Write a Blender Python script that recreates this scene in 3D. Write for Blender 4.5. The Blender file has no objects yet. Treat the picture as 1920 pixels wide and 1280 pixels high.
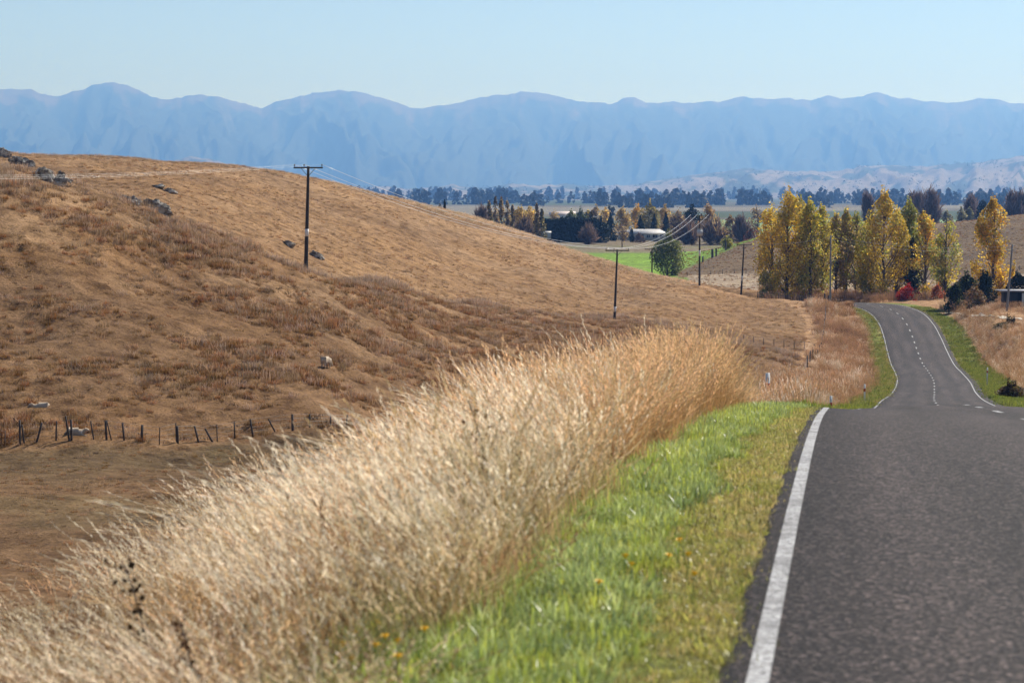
import bpy, bmesh, math, random
import numpy as np
from mathutils import Vector, Matrix
random.seed(7)
RNG = np.random.default_rng(11)
SC = bpy.context.scene
COL = SC.collection

# ------------------------------------------------------------------ camera, sky, sun, exposure
LENS, FPX, PITCH = 85.0, 1920 * 85.0 / 36.0, math.atan(280.0 / (1920 * 85.0 / 36.0))
cam_d = bpy.data.cameras.new('camera')
cam_d.lens = LENS; cam_d.sensor_width = 36.0; cam_d.sensor_fit = 'HORIZONTAL'
cam_d.clip_start = 0.1; cam_d.clip_end = 120000
cam_d.dof.use_dof = True; cam_d.dof.focus_distance = 170.0; cam_d.dof.aperture_fstop = 4.5
cam = bpy.data.objects.new('camera', cam_d); COL.objects.link(cam)
cam.location = (0, 0, 0); cam.rotation_euler = (math.pi / 2 - PITCH, 0, 0)
SC.camera = cam
SUN_AZ, SUN_EL = math.radians(42), math.radians(44)      # azimuth from the view axis (+Y) towards +X
world = bpy.data.worlds.new('World'); SC.world = world; world.use_nodes = True
wn = world.node_tree.nodes; wl = world.node_tree.links
sky = wn.new('ShaderNodeTexSky'); sky.sky_type = 'NISHITA'; sky.sun_disc = False
sky.sun_elevation = SUN_EL; sky.sun_rotation = SUN_AZ
sky.air_density = 0.72; sky.dust_density = 0.0; sky.ozone_density = 1.3; sky.altitude = 200
wn['Background'].inputs['Strength'].default_value = 0.086
wl.new(sky.outputs[0], wn['Background'].inputs['Color'])
sun_d = bpy.data.lights.new('sun', 'SUN'); sun_d.energy = 5.0; sun_d.angle = math.radians(0.53); sun_d.color = (1.0, 0.965, 0.91)
sun = bpy.data.objects.new('sun', sun_d); COL.objects.link(sun)
sdir = Vector((math.cos(SUN_EL) * math.sin(SUN_AZ), math.cos(SUN_EL) * math.cos(SUN_AZ), math.sin(SUN_EL)))
sun.rotation_euler = sdir.to_track_quat('Z', 'Y').to_euler(); sun.location = (40, 30, 60)
vs = SC.view_settings; vs.view_transform = 'Standard'; vs.look = 'None'; vs.gamma = 1.0; vs.exposure = 0.47; vs.use_curve_mapping = False
SC.cycles.use_denoising = True; SC.cycles.adaptive_threshold = 0.02
SC.cycles.max_bounces = 6; SC.cycles.diffuse_bounces = 2; SC.cycles.transmission_bounces = 4; SC.cycles.volume_bounces = 0
SC.cycles.caustics_reflective = False; SC.cycles.caustics_refractive = False

# ------------------------------------------------------------------ helpers
CA, SA = math.cos(PITCH), math.sin(PITCH)
def P(px, py, d):
    """world point at forward distance d that the photograph shows at (px, py)"""
    u, v = (px - 960.0) / FPX, (640.0 - py) / FPX
    y, z = CA + v * SA, -SA + v * CA
    return np.array((u / y * d, d, z / y * d))
def X(px, d): return float(P(px, 640, d)[0])
def ZP(py, d): return float(P(960, py, d)[2])

def vnoise(x, y, seed=0):
    x = np.asarray(x, float); y = np.asarray(y, float)
    xi = np.floor(x).astype(np.int64); yi = np.floor(y).astype(np.int64)
    fx, fy = x - xi, y - yi
    fx = fx * fx * fx * (fx * (fx * 6 - 15) + 10); fy = fy * fy * fy * (fy * (fy * 6 - 15) + 10)
    def h(a, b):
        n = (a * 374761393 + b * 668265263 + seed * 974711) & 0xffffffff
        n = ((n ^ (n >> 13)) * 1274126177) & 0xffffffff
        return ((n ^ (n >> 16)) & 0xffff) / 65535.0 * 2 - 1
    return (h(xi, yi) * (1 - fx) + h(xi + 1, yi) * fx) * (1 - fy) + (h(xi, yi + 1) * (1 - fx) + h(xi + 1, yi + 1) * fx) * fy
def fbm(x, y, oct=4, seed=0, gain=0.5):
    a, s, f = 1.0, 0.0, 1.0
    for o in range(oct):
        s = s + a * vnoise(np.asarray(x) * f + 17.3 * o, np.asarray(y) * f - 9.1 * o, seed + o); a *= gain; f *= 2.03
    return s
def ridged(x, y, oct=4, seed=0):
    a, s, f = 1.0, 0.0, 1.0
    for o in range(oct):
        s = s + a * (1 - 2 * np.abs(vnoise(np.asarray(x) * f + 5.7 * o, np.asarray(y) * f + 3.1 * o, seed + o))); a *= 0.5; f *= 2.1
    return s
def sstep(a, b, x):
    t = np.clip((np.asarray(x, float) - a) / (b - a), 0, 1); return t * t * (3 - 2 * t)

def mk_mesh(name, V, quads=None, tris=None, col=None, mat=None, smooth=False, midx=None):
    me = bpy.data.meshes.new(name)
    V = np.asarray(V, np.float32)
    q = np.zeros((0, 4), np.int32) if quads is None or len(quads) == 0 else np.asarray(quads, np.int32)
    t = np.zeros((0, 3), np.int32) if tris is None or len(tris) == 0 else np.asarray(tris, np.int32)
    nl = q.size + t.size
    me.vertices.add(len(V)); me.vertices.foreach_set('co', V.ravel())
    me.loops.add(nl); me.loops.foreach_set('vertex_index', np.concatenate([q.ravel(), t.ravel()]).astype(np.int32))
    me.polygons.add(len(q) + len(t))
    me.polygons.foreach_set('loop_start', np.concatenate([np.arange(len(q)) * 4, q.size + np.arange(len(t)) * 3]).astype(np.int32))
    me.polygons.foreach_set('loop_total', np.concatenate([np.full(len(q), 4), np.full(len(t), 3)]).astype(np.int32))
    if smooth: me.polygons.foreach_set('use_smooth', np.ones(len(q) + len(t), bool))
    if midx is not None: me.polygons.foreach_set('material_index', np.asarray(midx, np.int32))
    me.update(calc_edges=True)
    if col is not None:
        a = me.color_attributes.new('Col', 'FLOAT_COLOR', 'POINT')
        c = np.ones((len(V), 4), np.float32); c[:, :3] = col
        a.data.foreach_set('color', c.ravel())
    if mat:
        for m in (mat if isinstance(mat, (list, tuple)) else [mat]): me.materials.append(m)
    return me
def link(name, me, parent=None, loc=None):
    o = bpy.data.objects.new(name, me); COL.objects.link(o)
    if parent is not None: o.parent = parent
    if loc is not None: o.location = loc
    return o
def tag(o, label=None, cat=None, group=None, kind=None):
    if label: o['label'] = label
    if cat: o['category'] = cat
    if group: o['group'] = group
    if kind: o['kind'] = kind
    return o
def thing(name, loc, label, cat, group=None):
    o = bpy.data.objects.new(name, None); COL.objects.link(o); o.location = loc; o.empty_display_size = 0.2
    return tag(o, label, cat, group)

class MB:
    """collects shapes for one mesh"""
    def __init__(s): s.v, s.q, s.t, s.c, s.n = [], [], [], [], 0
    def add(s, V, Q=None, T=None, C=None):
        V = np.asarray(V, float); s.v.append(V)
        if Q is not None and len(Q): s.q.append(np.asarray(Q) + s.n)
        if T is not None and len(T): s.t.append(np.asarray(T) + s.n)
        s.c.append(np.broadcast_to(np.asarray(C if C is not None else (1, 1, 1), float), (len(V), 3))); s.n += len(V); return s
    def box(s, c, size, rot=None, C=None, taper=1.0):
        h = np.asarray(size, float) / 2
        V = np.array([(a, b, k) for k in (-1, 1) for a, b in ((-1, -1), (1, -1), (1, 1), (-1, 1))], float)
        V[4:, :2] *= taper; V = V * h
        if rot is not None: V = V @ np.array(rot).T
        return s.add(V + np.asarray(c, float), [(3, 2, 1, 0), (4, 5, 6, 7), (0, 1, 5, 4), (1, 2, 6, 5), (2, 3, 7, 6), (3, 0, 4, 7)], C=C)
    def tube(s, pts, rad, n=8, C=None, cap=True):
        pts = np.asarray(pts, float); m = len(pts); rad = np.broadcast_to(np.asarray(rad, float), (m,))
        tg = np.gradient(pts, axis=0); tg /= np.linalg.norm(tg, axis=1)[:, None] + 1e-9
        ref = np.array((0, 0, 1.0)) if abs(tg[0, 2]) < 0.8 else np.array((1.0, 0, 0))
        a = np.cross(tg, ref); a /= np.linalg.norm(a, axis=1)[:, None] + 1e-9; b = np.cross(tg, a)
        th = np.arange(n) * 2 * math.pi / n
        V = pts[:, None] + rad[:, None, None] * (np.cos(th)[None, :, None] * a[:, None] + np.sin(th)[None, :, None] * b[:, None])
        V = V.reshape(-1, 3); Q = []
        for i in range(m - 1):
            for j in range(n): Q.append((i * n + j, i * n + (j + 1) % n, (i + 1) * n + (j + 1) % n, (i + 1) * n + j))
        T = []
        if cap:
            V = np.vstack([V, pts[0], pts[-1]]); k = m * n
            for j in range(n): T += [(k, (j + 1) % n, j), (k + 1, (m - 1) * n + j, (m - 1) * n + (j + 1) % n)]
        return s.add(V, Q, T, C)
    def mesh(s, name, mat=None, smooth=False):
        return mk_mesh(name, np.vstack(s.v), np.vstack(s.q) if s.q else None, np.vstack(s.t) if s.t else None, np.vstack(s.c), mat, smooth)
    def build(s, name, mat, parent=None, loc=None, smooth=False): return link(name, s.mesh(name, mat, smooth), parent, loc)

# ------------------------------------------------------------------ materials
def new_mat(name):
    m = bpy.data.materials.new(name); m.use_nodes = True; return m, m.node_tree.nodes, m.node_tree.links, m.node_tree.nodes['Principled BSDF']
def mix_rgb(n, l, mode, fac, a, b):
    x = n.new('ShaderNodeMix'); x.data_type = 'RGBA'; x.blend_type = mode
    for sock, val in ((x.inputs['Factor'], fac), (x.inputs['A'], a), (x.inputs['B'], b)):
        if hasattr(val, 'links'): l.new(val, sock)
        elif isinstance(val, (int, float)): sock.default_value = val
        else: sock.default_value = (*val, 1)
    return x.outputs['Result']
def ramp(n, l, src, stops):
    r = n.new('ShaderNodeValToRGB'); e = r.color_ramp.elements
    while len(e) < len(stops): e.new(0.5)
    for k, (p, c) in enumerate(stops):
        e[k].position = p; e[k].color = (*c, 1) if not isinstance(c, (int, float)) else (c, c, c, 1)
    l.new(src, r.inputs[0]); return r.outputs[0]
def noise(n, l, scale, detail=4, vec=None, rough=0.55, kind='ShaderNodeTexNoise'):
    t = n.new(kind); t.inputs['Scale'].default_value = scale
    if 'Detail' in t.inputs: t.inputs['Detail'].default_value = detail
    if 'Roughness' in t.inputs: t.inputs['Roughness'].default_value = rough
    if vec is not None: l.new(vec, t.inputs['Vector'])
    return t.outputs[0]
def objco(n): return n.new('ShaderNodeTexCoord').outputs['Object']
def bump(n, l, h, p, strength, dist):
    b = n.new('ShaderNodeBump'); b.inputs['Strength'].default_value = strength; b.inputs['Distance'].default_value = dist
    l.new(h, b.inputs['Height']); l.new(b.outputs[0], p.inputs['Normal'])

def mat_plain(name, col, rough=0.7, var=0.25, scale=8.0, bmp=0.15, metal=0.0, bdist=0.02):
    m, n, l, p = new_mat(name); co = objco(n)
    v = ramp(n, l, noise(n, l, scale, 5, co), [(0.3, 1 - var), (0.7, 1 + var)])
    l.new(mix_rgb(n, l, 'MULTIPLY', 1.0, col, v), p.inputs['Base Color'])
    p.inputs['Roughness'].default_value = rough; p.inputs['Metallic'].default_value = metal
    bump(n, l, noise(n, l, scale * 4, 3, co), p, bmp, bdist)
    return m
def mat_leaf(name, trans=0.45, rough=0.5, spec=0.3, var=0.35, hue=0.03):
    """foliage: colour from the per-vertex attribute, varied per instance, partly translucent"""
    m, n, l, p = new_mat(name)
    a = n.new('ShaderNodeVertexColor'); a.layer_name = 'Col'
    oi = n.new('ShaderNodeObjectInfo')
    mr = n.new('ShaderNodeMapRange'); l.new(oi.outputs['Random'], mr.inputs[0]); mr.inputs[3].default_value = 1 - var; mr.inputs[4].default_value = 1 + var
    hs = n.new('ShaderNodeHueSaturation'); l.new(a.outputs[0], hs.inputs['Color']); l.new(mr.outputs[0], hs.inputs['Value'])
    mr2 = n.new('ShaderNodeMapRange'); l.new(oi.outputs['Random'], mr2.inputs[0]); mr2.inputs[3].default_value = 0.5 + hue; mr2.inputs[4].default_value = 0.5 - hue
    l.new(mr2.outputs[0], hs.inputs['Hue'])
    l.new(hs.outputs[0], p.inputs['Base Color']); p.inputs['Roughness'].default_value = rough; p.inputs['Specular IOR Level'].default_value = spec
    tr = n.new('ShaderNodeBsdfTranslucent'); l.new(hs.outputs[0], tr.inputs['Color'])
    mx = n.new('ShaderNodeMixShader'); mx.inputs[0].default_value = trans
    l.new(p.outputs[0], mx.inputs[1]); l.new(tr.outputs[0], mx.inputs[2]); l.new(mx.outputs[0], n['Material Output'].inputs['Surface'])
    return m

M = {}
M['straw'] = mat_leaf('straw', 0.5, 0.45, 0.45, 0.3, 0.012)
M['blade'] = mat_leaf('green_blade', 0.38, 0.42, 0.55, 0.3, 0.02)
M['tussock'] = mat_leaf('tussock', 0.30, 0.75, 0.15, 0.35, 0.012)
M['leaf'] = mat_leaf('leaf', 0.5, 0.5, 0.3, 0.06, 0.0)
M['needle'] = mat_leaf('needle', 0.15, 0.7, 0.15, 0.06, 0.0)
M['bark'] = mat_plain('bark', (0.09, 0.068, 0.05), 0.9, 0.35, 3.0, 0.4)
M['pole_wood'] = mat_plain('pole_wood', (0.035, 0.028, 0.022), 0.8, 0.3, 6.0, 0.3)
M['pole_grey'] = mat_plain('pole_concrete', (0.22, 0.21, 0.20), 0.85, 0.15, 5.0, 0.2)
M['white_paint'] = mat_plain('white_paint', (0.72, 0.70, 0.66), 0.6, 0.12, 9.0, 0.1)
M['red_paint'] = mat_plain('red_paint', (0.45, 0.06, 0.04), 0.5, 0.15, 9.0, 0.1)
M['insulator'] = mat_plain('insulator', (0.05, 0.045, 0.04), 0.3, 0.1, 9.0, 0.0)
M['wire'] = mat_plain('aluminium_wire', (0.75, 0.74, 0.72), 0.35, 0.05, 3.0, 0.0, 0.6)
M['fence_wire'] = mat_plain('fence_wire', (0.25, 0.24, 0.22), 0.5, 0.1, 3.0, 0.0, 0.5)
M['post'] = mat_plain('weathered_post', (0.07, 0.055, 0.045), 0.9, 0.35, 14.0, 0.4)
M['transformer'] = mat_plain('transformer_paint', (0.55, 0.56, 0.55), 0.5, 0.08, 4.0, 0.0)
M['house_wall'] = mat_plain('house_wall', (0.48, 0.52, 0.50), 0.8, 0.1, 1.0, 0.1)
M['house_roof'] = mat_plain('house_roof', (0.50, 0.47, 0.44), 0.6, 0.12, 0.8, 0.1)
M['glass'] = mat_plain('window_glass', (0.03, 0.04, 0.05), 0.08, 0.05, 1.0, 0.0)
M['shed_dark'] = mat_plain('shed_boards', (0.03, 0.03, 0.032), 0.85, 0.2, 2.0, 0.1)
M['wool'] = mat_plain('wool', (0.52, 0.41, 0.29), 0.95, 0.18, 14.0, 0.8, bdist=0.03)
M['driveway'] = mat_plain('limestone', (0.72, 0.66, 0.52), 0.95, 0.1, 2.0, 0.2)
M['petal'] = mat_plain('dandelion_petal', (0.95, 0.60, 0.02), 0.6, 0.1, 50.0, 0.0)
M['stem'] = mat_plain('flower_stem', (0.12, 0.22, 0.04), 0.6, 0.1, 20.0, 0.0)

def mat_rock():
    m, n, l, p = new_mat('rock'); co = objco(n)
    f = noise(n, l, 1.6, 8, co, 0.65)
    c = ramp(n, l, f, [(0.36, (0.045, 0.036, 0.028)), (0.48, (0.26, 0.22, 0.175)), (0.6, (0.62, 0.56, 0.47))])
    l.new(c, p.inputs['Base Color']); p.inputs['Roughness'].default_value = 0.95
    bump(n, l, noise(n, l, 5.0, 8, co, 0.7), p, 0.9, 0.25); return m
M['rock'] = mat_rock()

def mat_ground():
    m, n, l, p = new_mat('dry_pasture'); co = objco(n)
    a = n.new('ShaderNodeVertexColor'); a.layer_name = 'Col'
    big = noise(n, l, 0.045, 5, co, 0.6); mid = noise(n, l, 0.55, 6, co, 0.65); fine = noise(n, l, 5.5, 5, co, 0.7)
    c = mix_rgb(n, l, 'MULTIPLY', 1.0, a.outputs[0], ramp(n, l, big, [(0.33, (0.80, 0.80, 0.82)), (0.66, (1.17, 1.16, 1.12))]))
    c = mix_rgb(n, l, 'MULTIPLY', 1.0, c, ramp(n, l, mid, [(0.32, (0.45, 0.40, 0.35)), (0.5, (1.0, 1.0, 1.0)), (0.70, (1.42, 1.46, 1.55))]))
    c = mix_rgb(n, l, 'MULTIPLY', 1.0, c, ramp(n, l, fine, [(0.32, (0.40, 0.36, 0.32)), (0.48, (1.0, 1.0, 1.0)), (0.68, (1.38, 1.38, 1.4))]))
    l.new(c, p.inputs['Base Color']); p.inputs['Roughness'].default_value = 1.0; p.inputs['Specular IOR Level'].default_value = 0.1
    bump(n, l, mix_rgb(n, l, 'ADD', 0.35, mid, fine), p, 0.8, 0.35); return m
M['ground'] = mat_ground()

def mat_asphalt():
    m, n, l, p = new_mat('chip_seal')
    uv = n.new('ShaderNodeUVMap').outputs[0]; co = objco(n)
    vo = n.new('ShaderNodeTexVoronoi'); vo.inputs['Scale'].default_value = 44; l.new(co, vo.inputs['Vector'])
    chips = ramp(n, l, vo.outputs['Color'], [(0.0, (0.1, 0.095, 0.09)), (0.5, (0.7, 0.68, 0.66)), (0.75, (2.0, 1.95, 1.9)), (0.93, (5.0, 4.85, 4.7))])
    gn = noise(n, l, 16, 4, co, 0.7)
    base = mix_rgb(n, l, 'MULTIPLY', 1.0, (0.034, 0.026, 0.0235), chips)
    base = mix_rgb(n, l, 'MULTIPLY', 1.0, base, ramp(n, l, gn, [(0.3, 0.55), (0.7, 1.5)]))
    mp = n.new('ShaderNodeMapping'); l.new(uv, mp.inputs[0]); mp.inputs['Scale'].default_value = (1.1, 0.05, 1)
    st = noise(n, l, 1.0, 4, mp.outputs[0], 0.5)
    base = mix_rgb(n, l, 'MULTIPLY', 1.0, base, ramp(n, l, st, [(0.32, 0.66), (0.68, 1.32)]))
    sx = n.new('ShaderNodeSeparateXYZ'); l.new(uv, sx.inputs[0])
    def mth(op, a, b=None):
        k = n.new('ShaderNodeMath'); k.operation = op
        for q, v in enumerate((a, b)):
            if v is None: continue
            if hasattr(v, 'links'): l.new(v, k.inputs[q])
            else: k.inputs[q].default_value = v
        return k.outputs[0]
    wob = mth('MULTIPLY', mth('SUBTRACT', st, 0.5), 0.5)
    trk = mth('COSINE', mth('MULTIPLY', mth('ADD', mth('SUBTRACT', mth('ABSOLUTE', sx.outputs[0]), 0.85), wob), 4.05))
    base = mix_rgb(n, l, 'MULTIPLY', 1.0, base, ramp(n, l, mth('ADD', mth('MULTIPLY', trk, 0.5), 0.5), [(0.0, 0.80), (1.0, 1.18)]))
    l.new(base, p.inputs['Base Color']); p.inputs['Roughness'].default_value = 0.85; p.inputs['Specular IOR Level'].default_value = 0.2
    bump(n, l, vo.outputs['Distance'], p, 0.7, 0.01); return m
M['asphalt'] = mat_asphalt()
def mat_line():
    m, n, l, p = new_mat('road_paint'); co = objco(n)
    g = noise(n, l, 30, 6, co, 0.75)
    wear = ramp(n, l, noise(n, l, 2.2, 5, co, 0.7), [(0.36, (0.45, 0.44, 0.43)), (0.56, (1.0, 1.0, 1.0))])
    l.new(mix_rgb(n, l, 'MULTIPLY', 1.0, wear, ramp(n, l, g, [(0.40, (0.07, 0.065, 0.06)), (0.49, (0.34, 0.325, 0.31)), (0.66, (0.62, 0.605, 0.585))])), p.inputs['Base Color'])
    p.inputs['Roughness'].default_value = 0.7; bump(n, l, g, p, 0.5, 0.01); return m
M['line'] = mat_line()

# ------------------------------------------------------------------ road path (x, z by distance)
RD = np.array([-40, -20, 0, 9.9, 18, 27, 40, 50, 60, 70, 80, 120, 146, 186, 226, 262, 296, 322, 346, 366, 386, 400, 412, 420, 427, 433, 438, 442, 462, 500, 560.])
RX = np.array([-2.75, 0.05, 2.85, 4.25, 5.38, 6.62, 8.45, 9.98, 11.55, 13.13, 14.75, 21.3, 25.6, 32.6, 39.5, 45.2, 50.3, 54.0, 57.3, 59.7, 61.3, 61.7, 61.2, 59.9, 57.6, 54.0, 49.0, 43, 30, 20, 15.])
RZ = np.array([-2.05, -2.0, -2.0, -2.1, -2.3, -2.82, -3.84, -4.61, -5.42, -6.25, -7.12, -10.74, ZP(753.5, 146), ZP(737, 186), ZP(714, 226), ZP(697, 262), ZP(680, 296), ZP(655, 322),
               ZP(629, 346), ZP(606, 366), ZP(586, 386), ZP(577, 400), ZP(571, 412), ZP(568.5, 420), ZP(567.5, 427), -19.75, -20.1, -20.5, -20.8, -20.7, -20.5])
def pchip(t, P_, tt):
    """smooth curve through points (monotone-ish cubic Hermite on chord parameter)"""
    P_ = np.asarray(P_, float); d = np.diff(P_, axis=0) / np.diff(t)[:, None]
    m = np.zeros_like(P_); m[0] = d[0]; m[-1] = d[-1]
    w = np.diff(t); m[1:-1] = (d[:-1] * w[1:, None] + d[1:] * w[:-1, None]) / (w[1:] + w[:-1])[:, None]
    i = np.clip(np.searchsorted(t, tt) - 1, 0, len(t) - 2); h = (t[i + 1] - t[i]); s = (tt - t[i]) / h; h = h[:, None]; s = s[:, None]
    return (2 * s**3 - 3 * s**2 + 1) * P_[i] + (s**3 - 2 * s**2 + s) * h * m[i] + (-2 * s**3 + 3 * s**2) * P_[i + 1] + (s**3 - s**2) * h * m[i + 1]
ctrl = np.stack([RX, RD, RZ], 1)
tpar = np.concatenate([[0], np.cumsum(np.linalg.norm(np.diff(ctrl[:, :2], axis=0), axis=1))])
PATH = pchip(tpar, ctrl, np.arange(0, tpar[-1], 0.5))
ARC = np.concatenate([[0], np.cumsum(np.linalg.norm(np.diff(PATH, axis=0), axis=1))])
TAN = np.gradient(PATH[:, :2], axis=0); TAN /= np.linalg.norm(TAN, axis=1)[:, None]
NRM = np.stack([TAN[:, 1], -TAN[:, 0]], 1)                 # to the right of travel
def arc_of(d): return float(np.interp(d, PATH[:900, 1], ARC[:900]))
HALF_L, HALF_R, LINE = 3.32, 3.75, 3.2
def crossfall(off, y):
    cl = np.interp(y, [0, 18, 27, 40, 48, 58, 78, 110, 150], [0.0, 0.004, -0.015, -0.042, 0.0, 0.05, 0.065, 0.04, 0.028]); cr = np.interp(y, [0, 20, 40, 60, 150], [0.02, 0.03, 0.04, 0.03, 0.028])
    return 0.09 - np.where(np.asarray(off) < 0, cl, cr) * np.minimum(np.abs(off), 4.9)
def widen(y): return np.interp(y, [195, 230, 296, 330, 366, 398, 425, 450], [0, 0.15, 0.6, 0.75, 0.85, 1.05, 1.1, 0.6])
def road_pt(s, off, dz=0.0):
    """points at arc length s (array), offset to the right"""
    s = np.atleast_1d(np.asarray(s, float)); off = np.broadcast_to(np.asarray(off, float), s.shape)
    p = np.stack([np.interp(s, ARC, PATH[:, k]) for k in range(3)], 1)
    nx = np.interp(s, ARC, NRM[:, 0]); ny = np.interp(s, ARC, NRM[:, 1])
    e = widen(p[:, 1]); ref = p[:, 1].copy(); off = off * (1 + e / 3.2) if np.all(np.abs(off) < 3.3) else off + np.sign(off) * e
    p[:, 0] += nx * off; p[:, 1] += ny * off
    p[:, 2] += crossfall(off, ref) + dz
    return p
def road_coords(x, y):
    """signed offset right of the centre line, arc length, road height, for points"""
    x = np.asarray(x, float).ravel(); y = np.asarray(y, float).ravel()
    out = np.full(x.shape, 1e3); arc = np.zeros(x.shape); hz = np.zeros(x.shape)
    sub = PATH[::2]; sn = NRM[::2]; sa = ARC[::2]
    xc = np.interp(y, PATH[:900, 1], PATH[:900, 0]); near = np.where((np.abs(x - xc) < 45) & (y > -40) & (y < 575))[0]
    for k in range(0, len(near), 20000):
        idx = near[k:k + 20000]
        dx = x[idx, None] - sub[None, :, 0]; dy = y[idx, None] - sub[None, :, 1]
        j = np.argmin(dx * dx + dy * dy, axis=1)
        r = np.arange(len(idx)); o = dx[r, j] * sn[j, 0] + dy[r, j] * sn[j, 1]
        al = -dx[r, j] * sn[j, 1] + dy[r, j] * sn[j, 0]
        far = np.hypot(dx[r, j], dy[r, j])
        out[idx] = np.where(np.abs(np.abs(o) - far) < 1.5, o, np.sign(o) * far); arc[idx] = sa[j] + al
        hz[idx] = np.interp(arc[idx], ARC, PATH[:, 2])
    return out, arc, hz

# ------------------------------------------------------------------ terrain height
CP = []                                                    # (x, y, z)
def cp(px, py, d): CP.append(P(px, py, d))
def cz(px, d, z): CP.append(np.array((X(px, d), d, z)))
for a in [(-500, 1000, 98), (0, 1000, 98), (300, 1000, 98), (0, 900, 117), (300, 905, 117), (-500, 832, 136), (0, 832, 136), (300, 830, 136), (540, 812, 142), (700, 800, 150), (900, 795, 150),
          (1100, 780, 155), (1250, 752, 152),
          # near spur face
          (0, 780, 141), (300, 780, 142), (0, 700, 149), (0, 600, 160), (0, 450, 173), (300, 700, 152), (300, 600, 165), (300, 500, 182), (600, 750, 152), (600, 680, 165), (600, 600, 182),
          (800, 680, 185), (800, 620, 210), (1000, 680, 210), (1000, 620, 260), (1200, 700, 210), (1200, 640, 280), (1350, 680, 240), (1450, 700, 230), (1450, 660, 280),
          # near spur ridge
          (-700, 300, 185), (-300, 318, 185), (0, 336, 187), (120, 352, 191), (230, 378, 195), (330, 411, 200), (430, 455, 205), (575, 517, 212), (660, 532, 225), (740, 545, 245), (900, 578, 290),
          (1050, 592, 320), (1155, 598, 334), (1300, 636, 312),
          # back hill
          (0, 312, 330), (150, 318, 340), (300, 352, 300), (300, 328, 355), (575, 495, 262), (575, 450, 310), (575, 400, 370), (740, 522, 300), (740, 450, 370), (900, 562, 315), (900, 500, 382),
          (1000, 560, 348), (1155, 560, 382), (1250, 590, 350), (1400, 600, 370), (1500, 610, 360), (1400, 640, 322),
          (-700, 272, 400), (-300, 282, 400), (0, 291, 400), (60, 293, 400), (200, 299, 410), (400, 310, 420), (500, 322, 425), (580, 337, 430), (740, 370, 440), (870, 405, 445), (1000, 445, 445),
          (1130, 487, 440), (1250, 520, 435), (1311, 532, 432), (1400, 549, 438), (1480, 556, 436),
          # roadside left at the bend
          (1500, 715, 250), (1530, 672, 300), (1545, 622, 355), (1550, 566, 412),
          # right of the road
          (1800, 588, 368), (1890, 585, 355), (1900, 640, 292), (1900, 700, 222), (1900, 745, 172), (1860, 660, 282), (1920, 562, 420), (2300, 540, 420), (2500, 600, 300), (2500, 690, 200),
          # right hill
          (1830, 511, 600), (1920, 505, 600), (1800, 414, 760), (1920, 401, 760), (2300, 370, 760), (2300, 500, 590), (1440, 441, 720), (1340, 484, 652), (1300, 501, 622), (1272, 515, 596), (1320, 524, 565), (1400, 523, 568), (1600, 423, 750), (1440, 522, 572), (1600, 521, 590), (1700, 470, 680)]: cp(*a)
for a in [(-600, 225, 1.0), (0, 222, 0.2), (120, 226, -0.7), (330, 234, -4.3), (430, 236, -6.2), (575, 236, -9.0), (740, 272, -11.6),
          (-300, 520, -1), (60, 520, -1), (600, 530, -9), (1000, 540, -17.5), (1250, 540, -20.3), (1400, 510, -20.6), (1540, 470, -20.4), (1700, 470, -20.0), (1860, 480, -19.4),
          (-300, 700, -18), (300, 720, -20), (700, 700, -20), (1000, 650, -20), (1150, 640, -20.2), (1270, 600, -20.3), (1270, 690, -20.3), (1200, 800, -20), (1000, 850, -20), (1400, 850, -20.2), (1800, 900, -20), (2300, 920, -20),
          (1200, 1000, -20), (600, 1000, -21), (1700, 1050, -20.5), (-600, 1000, -21), (2500, 1050, -21)]: cz(*a)
for d, zs in [(-10, (-2.9, -5.2, -9.5)), (10, (-3.0, -5.6, -10.0)), (25, (-3.6, -6.2, -10.6)), (40, (-4.8, -7.6, -11.6)), (60, (-6.4, -9.0, -12.6)), (100, (-9.7, -11.3, -13.5))]:
    ex = float(np.interp(d, RD, RX)) - 3.45
    for off, z in zip((5.5, 13, 27), zs): CP.append(np.array((ex - off, d, z)))
    ex += 7.2; rz = float(np.interp(d, RD, RZ))
    for off, dz in ((5, -0.4), (14, -1.5), (30, -3.0)): CP.append(np.array((ex + off, d, rz + dz)))
CP.append(np.array((-60, 10, -13.5))); CP.append(np.array((-70, 60, -13.8))); CP.append(np.array((-40, -12, -12.0)))
CP = np.array(CP)
def tcoord(x, y): return np.stack([np.asarray(x) / (np.asarray(y) + 22.0) * 6.0, np.log(np.asarray(y) + 22.0) * 1.6], -1)
def tker(r2): return 0.5 * r2 * np.log(r2 + 1e-12)
_c = tcoord(CP[:, 0], CP[:, 1]); _n = len(_c)
_A = np.zeros((_n + 3, _n + 3)); _A[:_n, :_n] = tker(((_c[:, None] - _c[None]) ** 2).sum(-1)) + np.eye(_n) * 0.0006
_A[:_n, _n] = 1; _A[:_n, _n + 1:] = _c; _A[_n, :_n] = 1; _A[_n + 1:, :_n] = _c.T
_w = np.linalg.solve(_A, np.concatenate([CP[:, 2], np.zeros(3)]))
def floor_z(y): return np.interp(y, [0, 900, 2000, 6000, 12000, 32000], [-20, -20.3, -22, -24, -26, -30])
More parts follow.
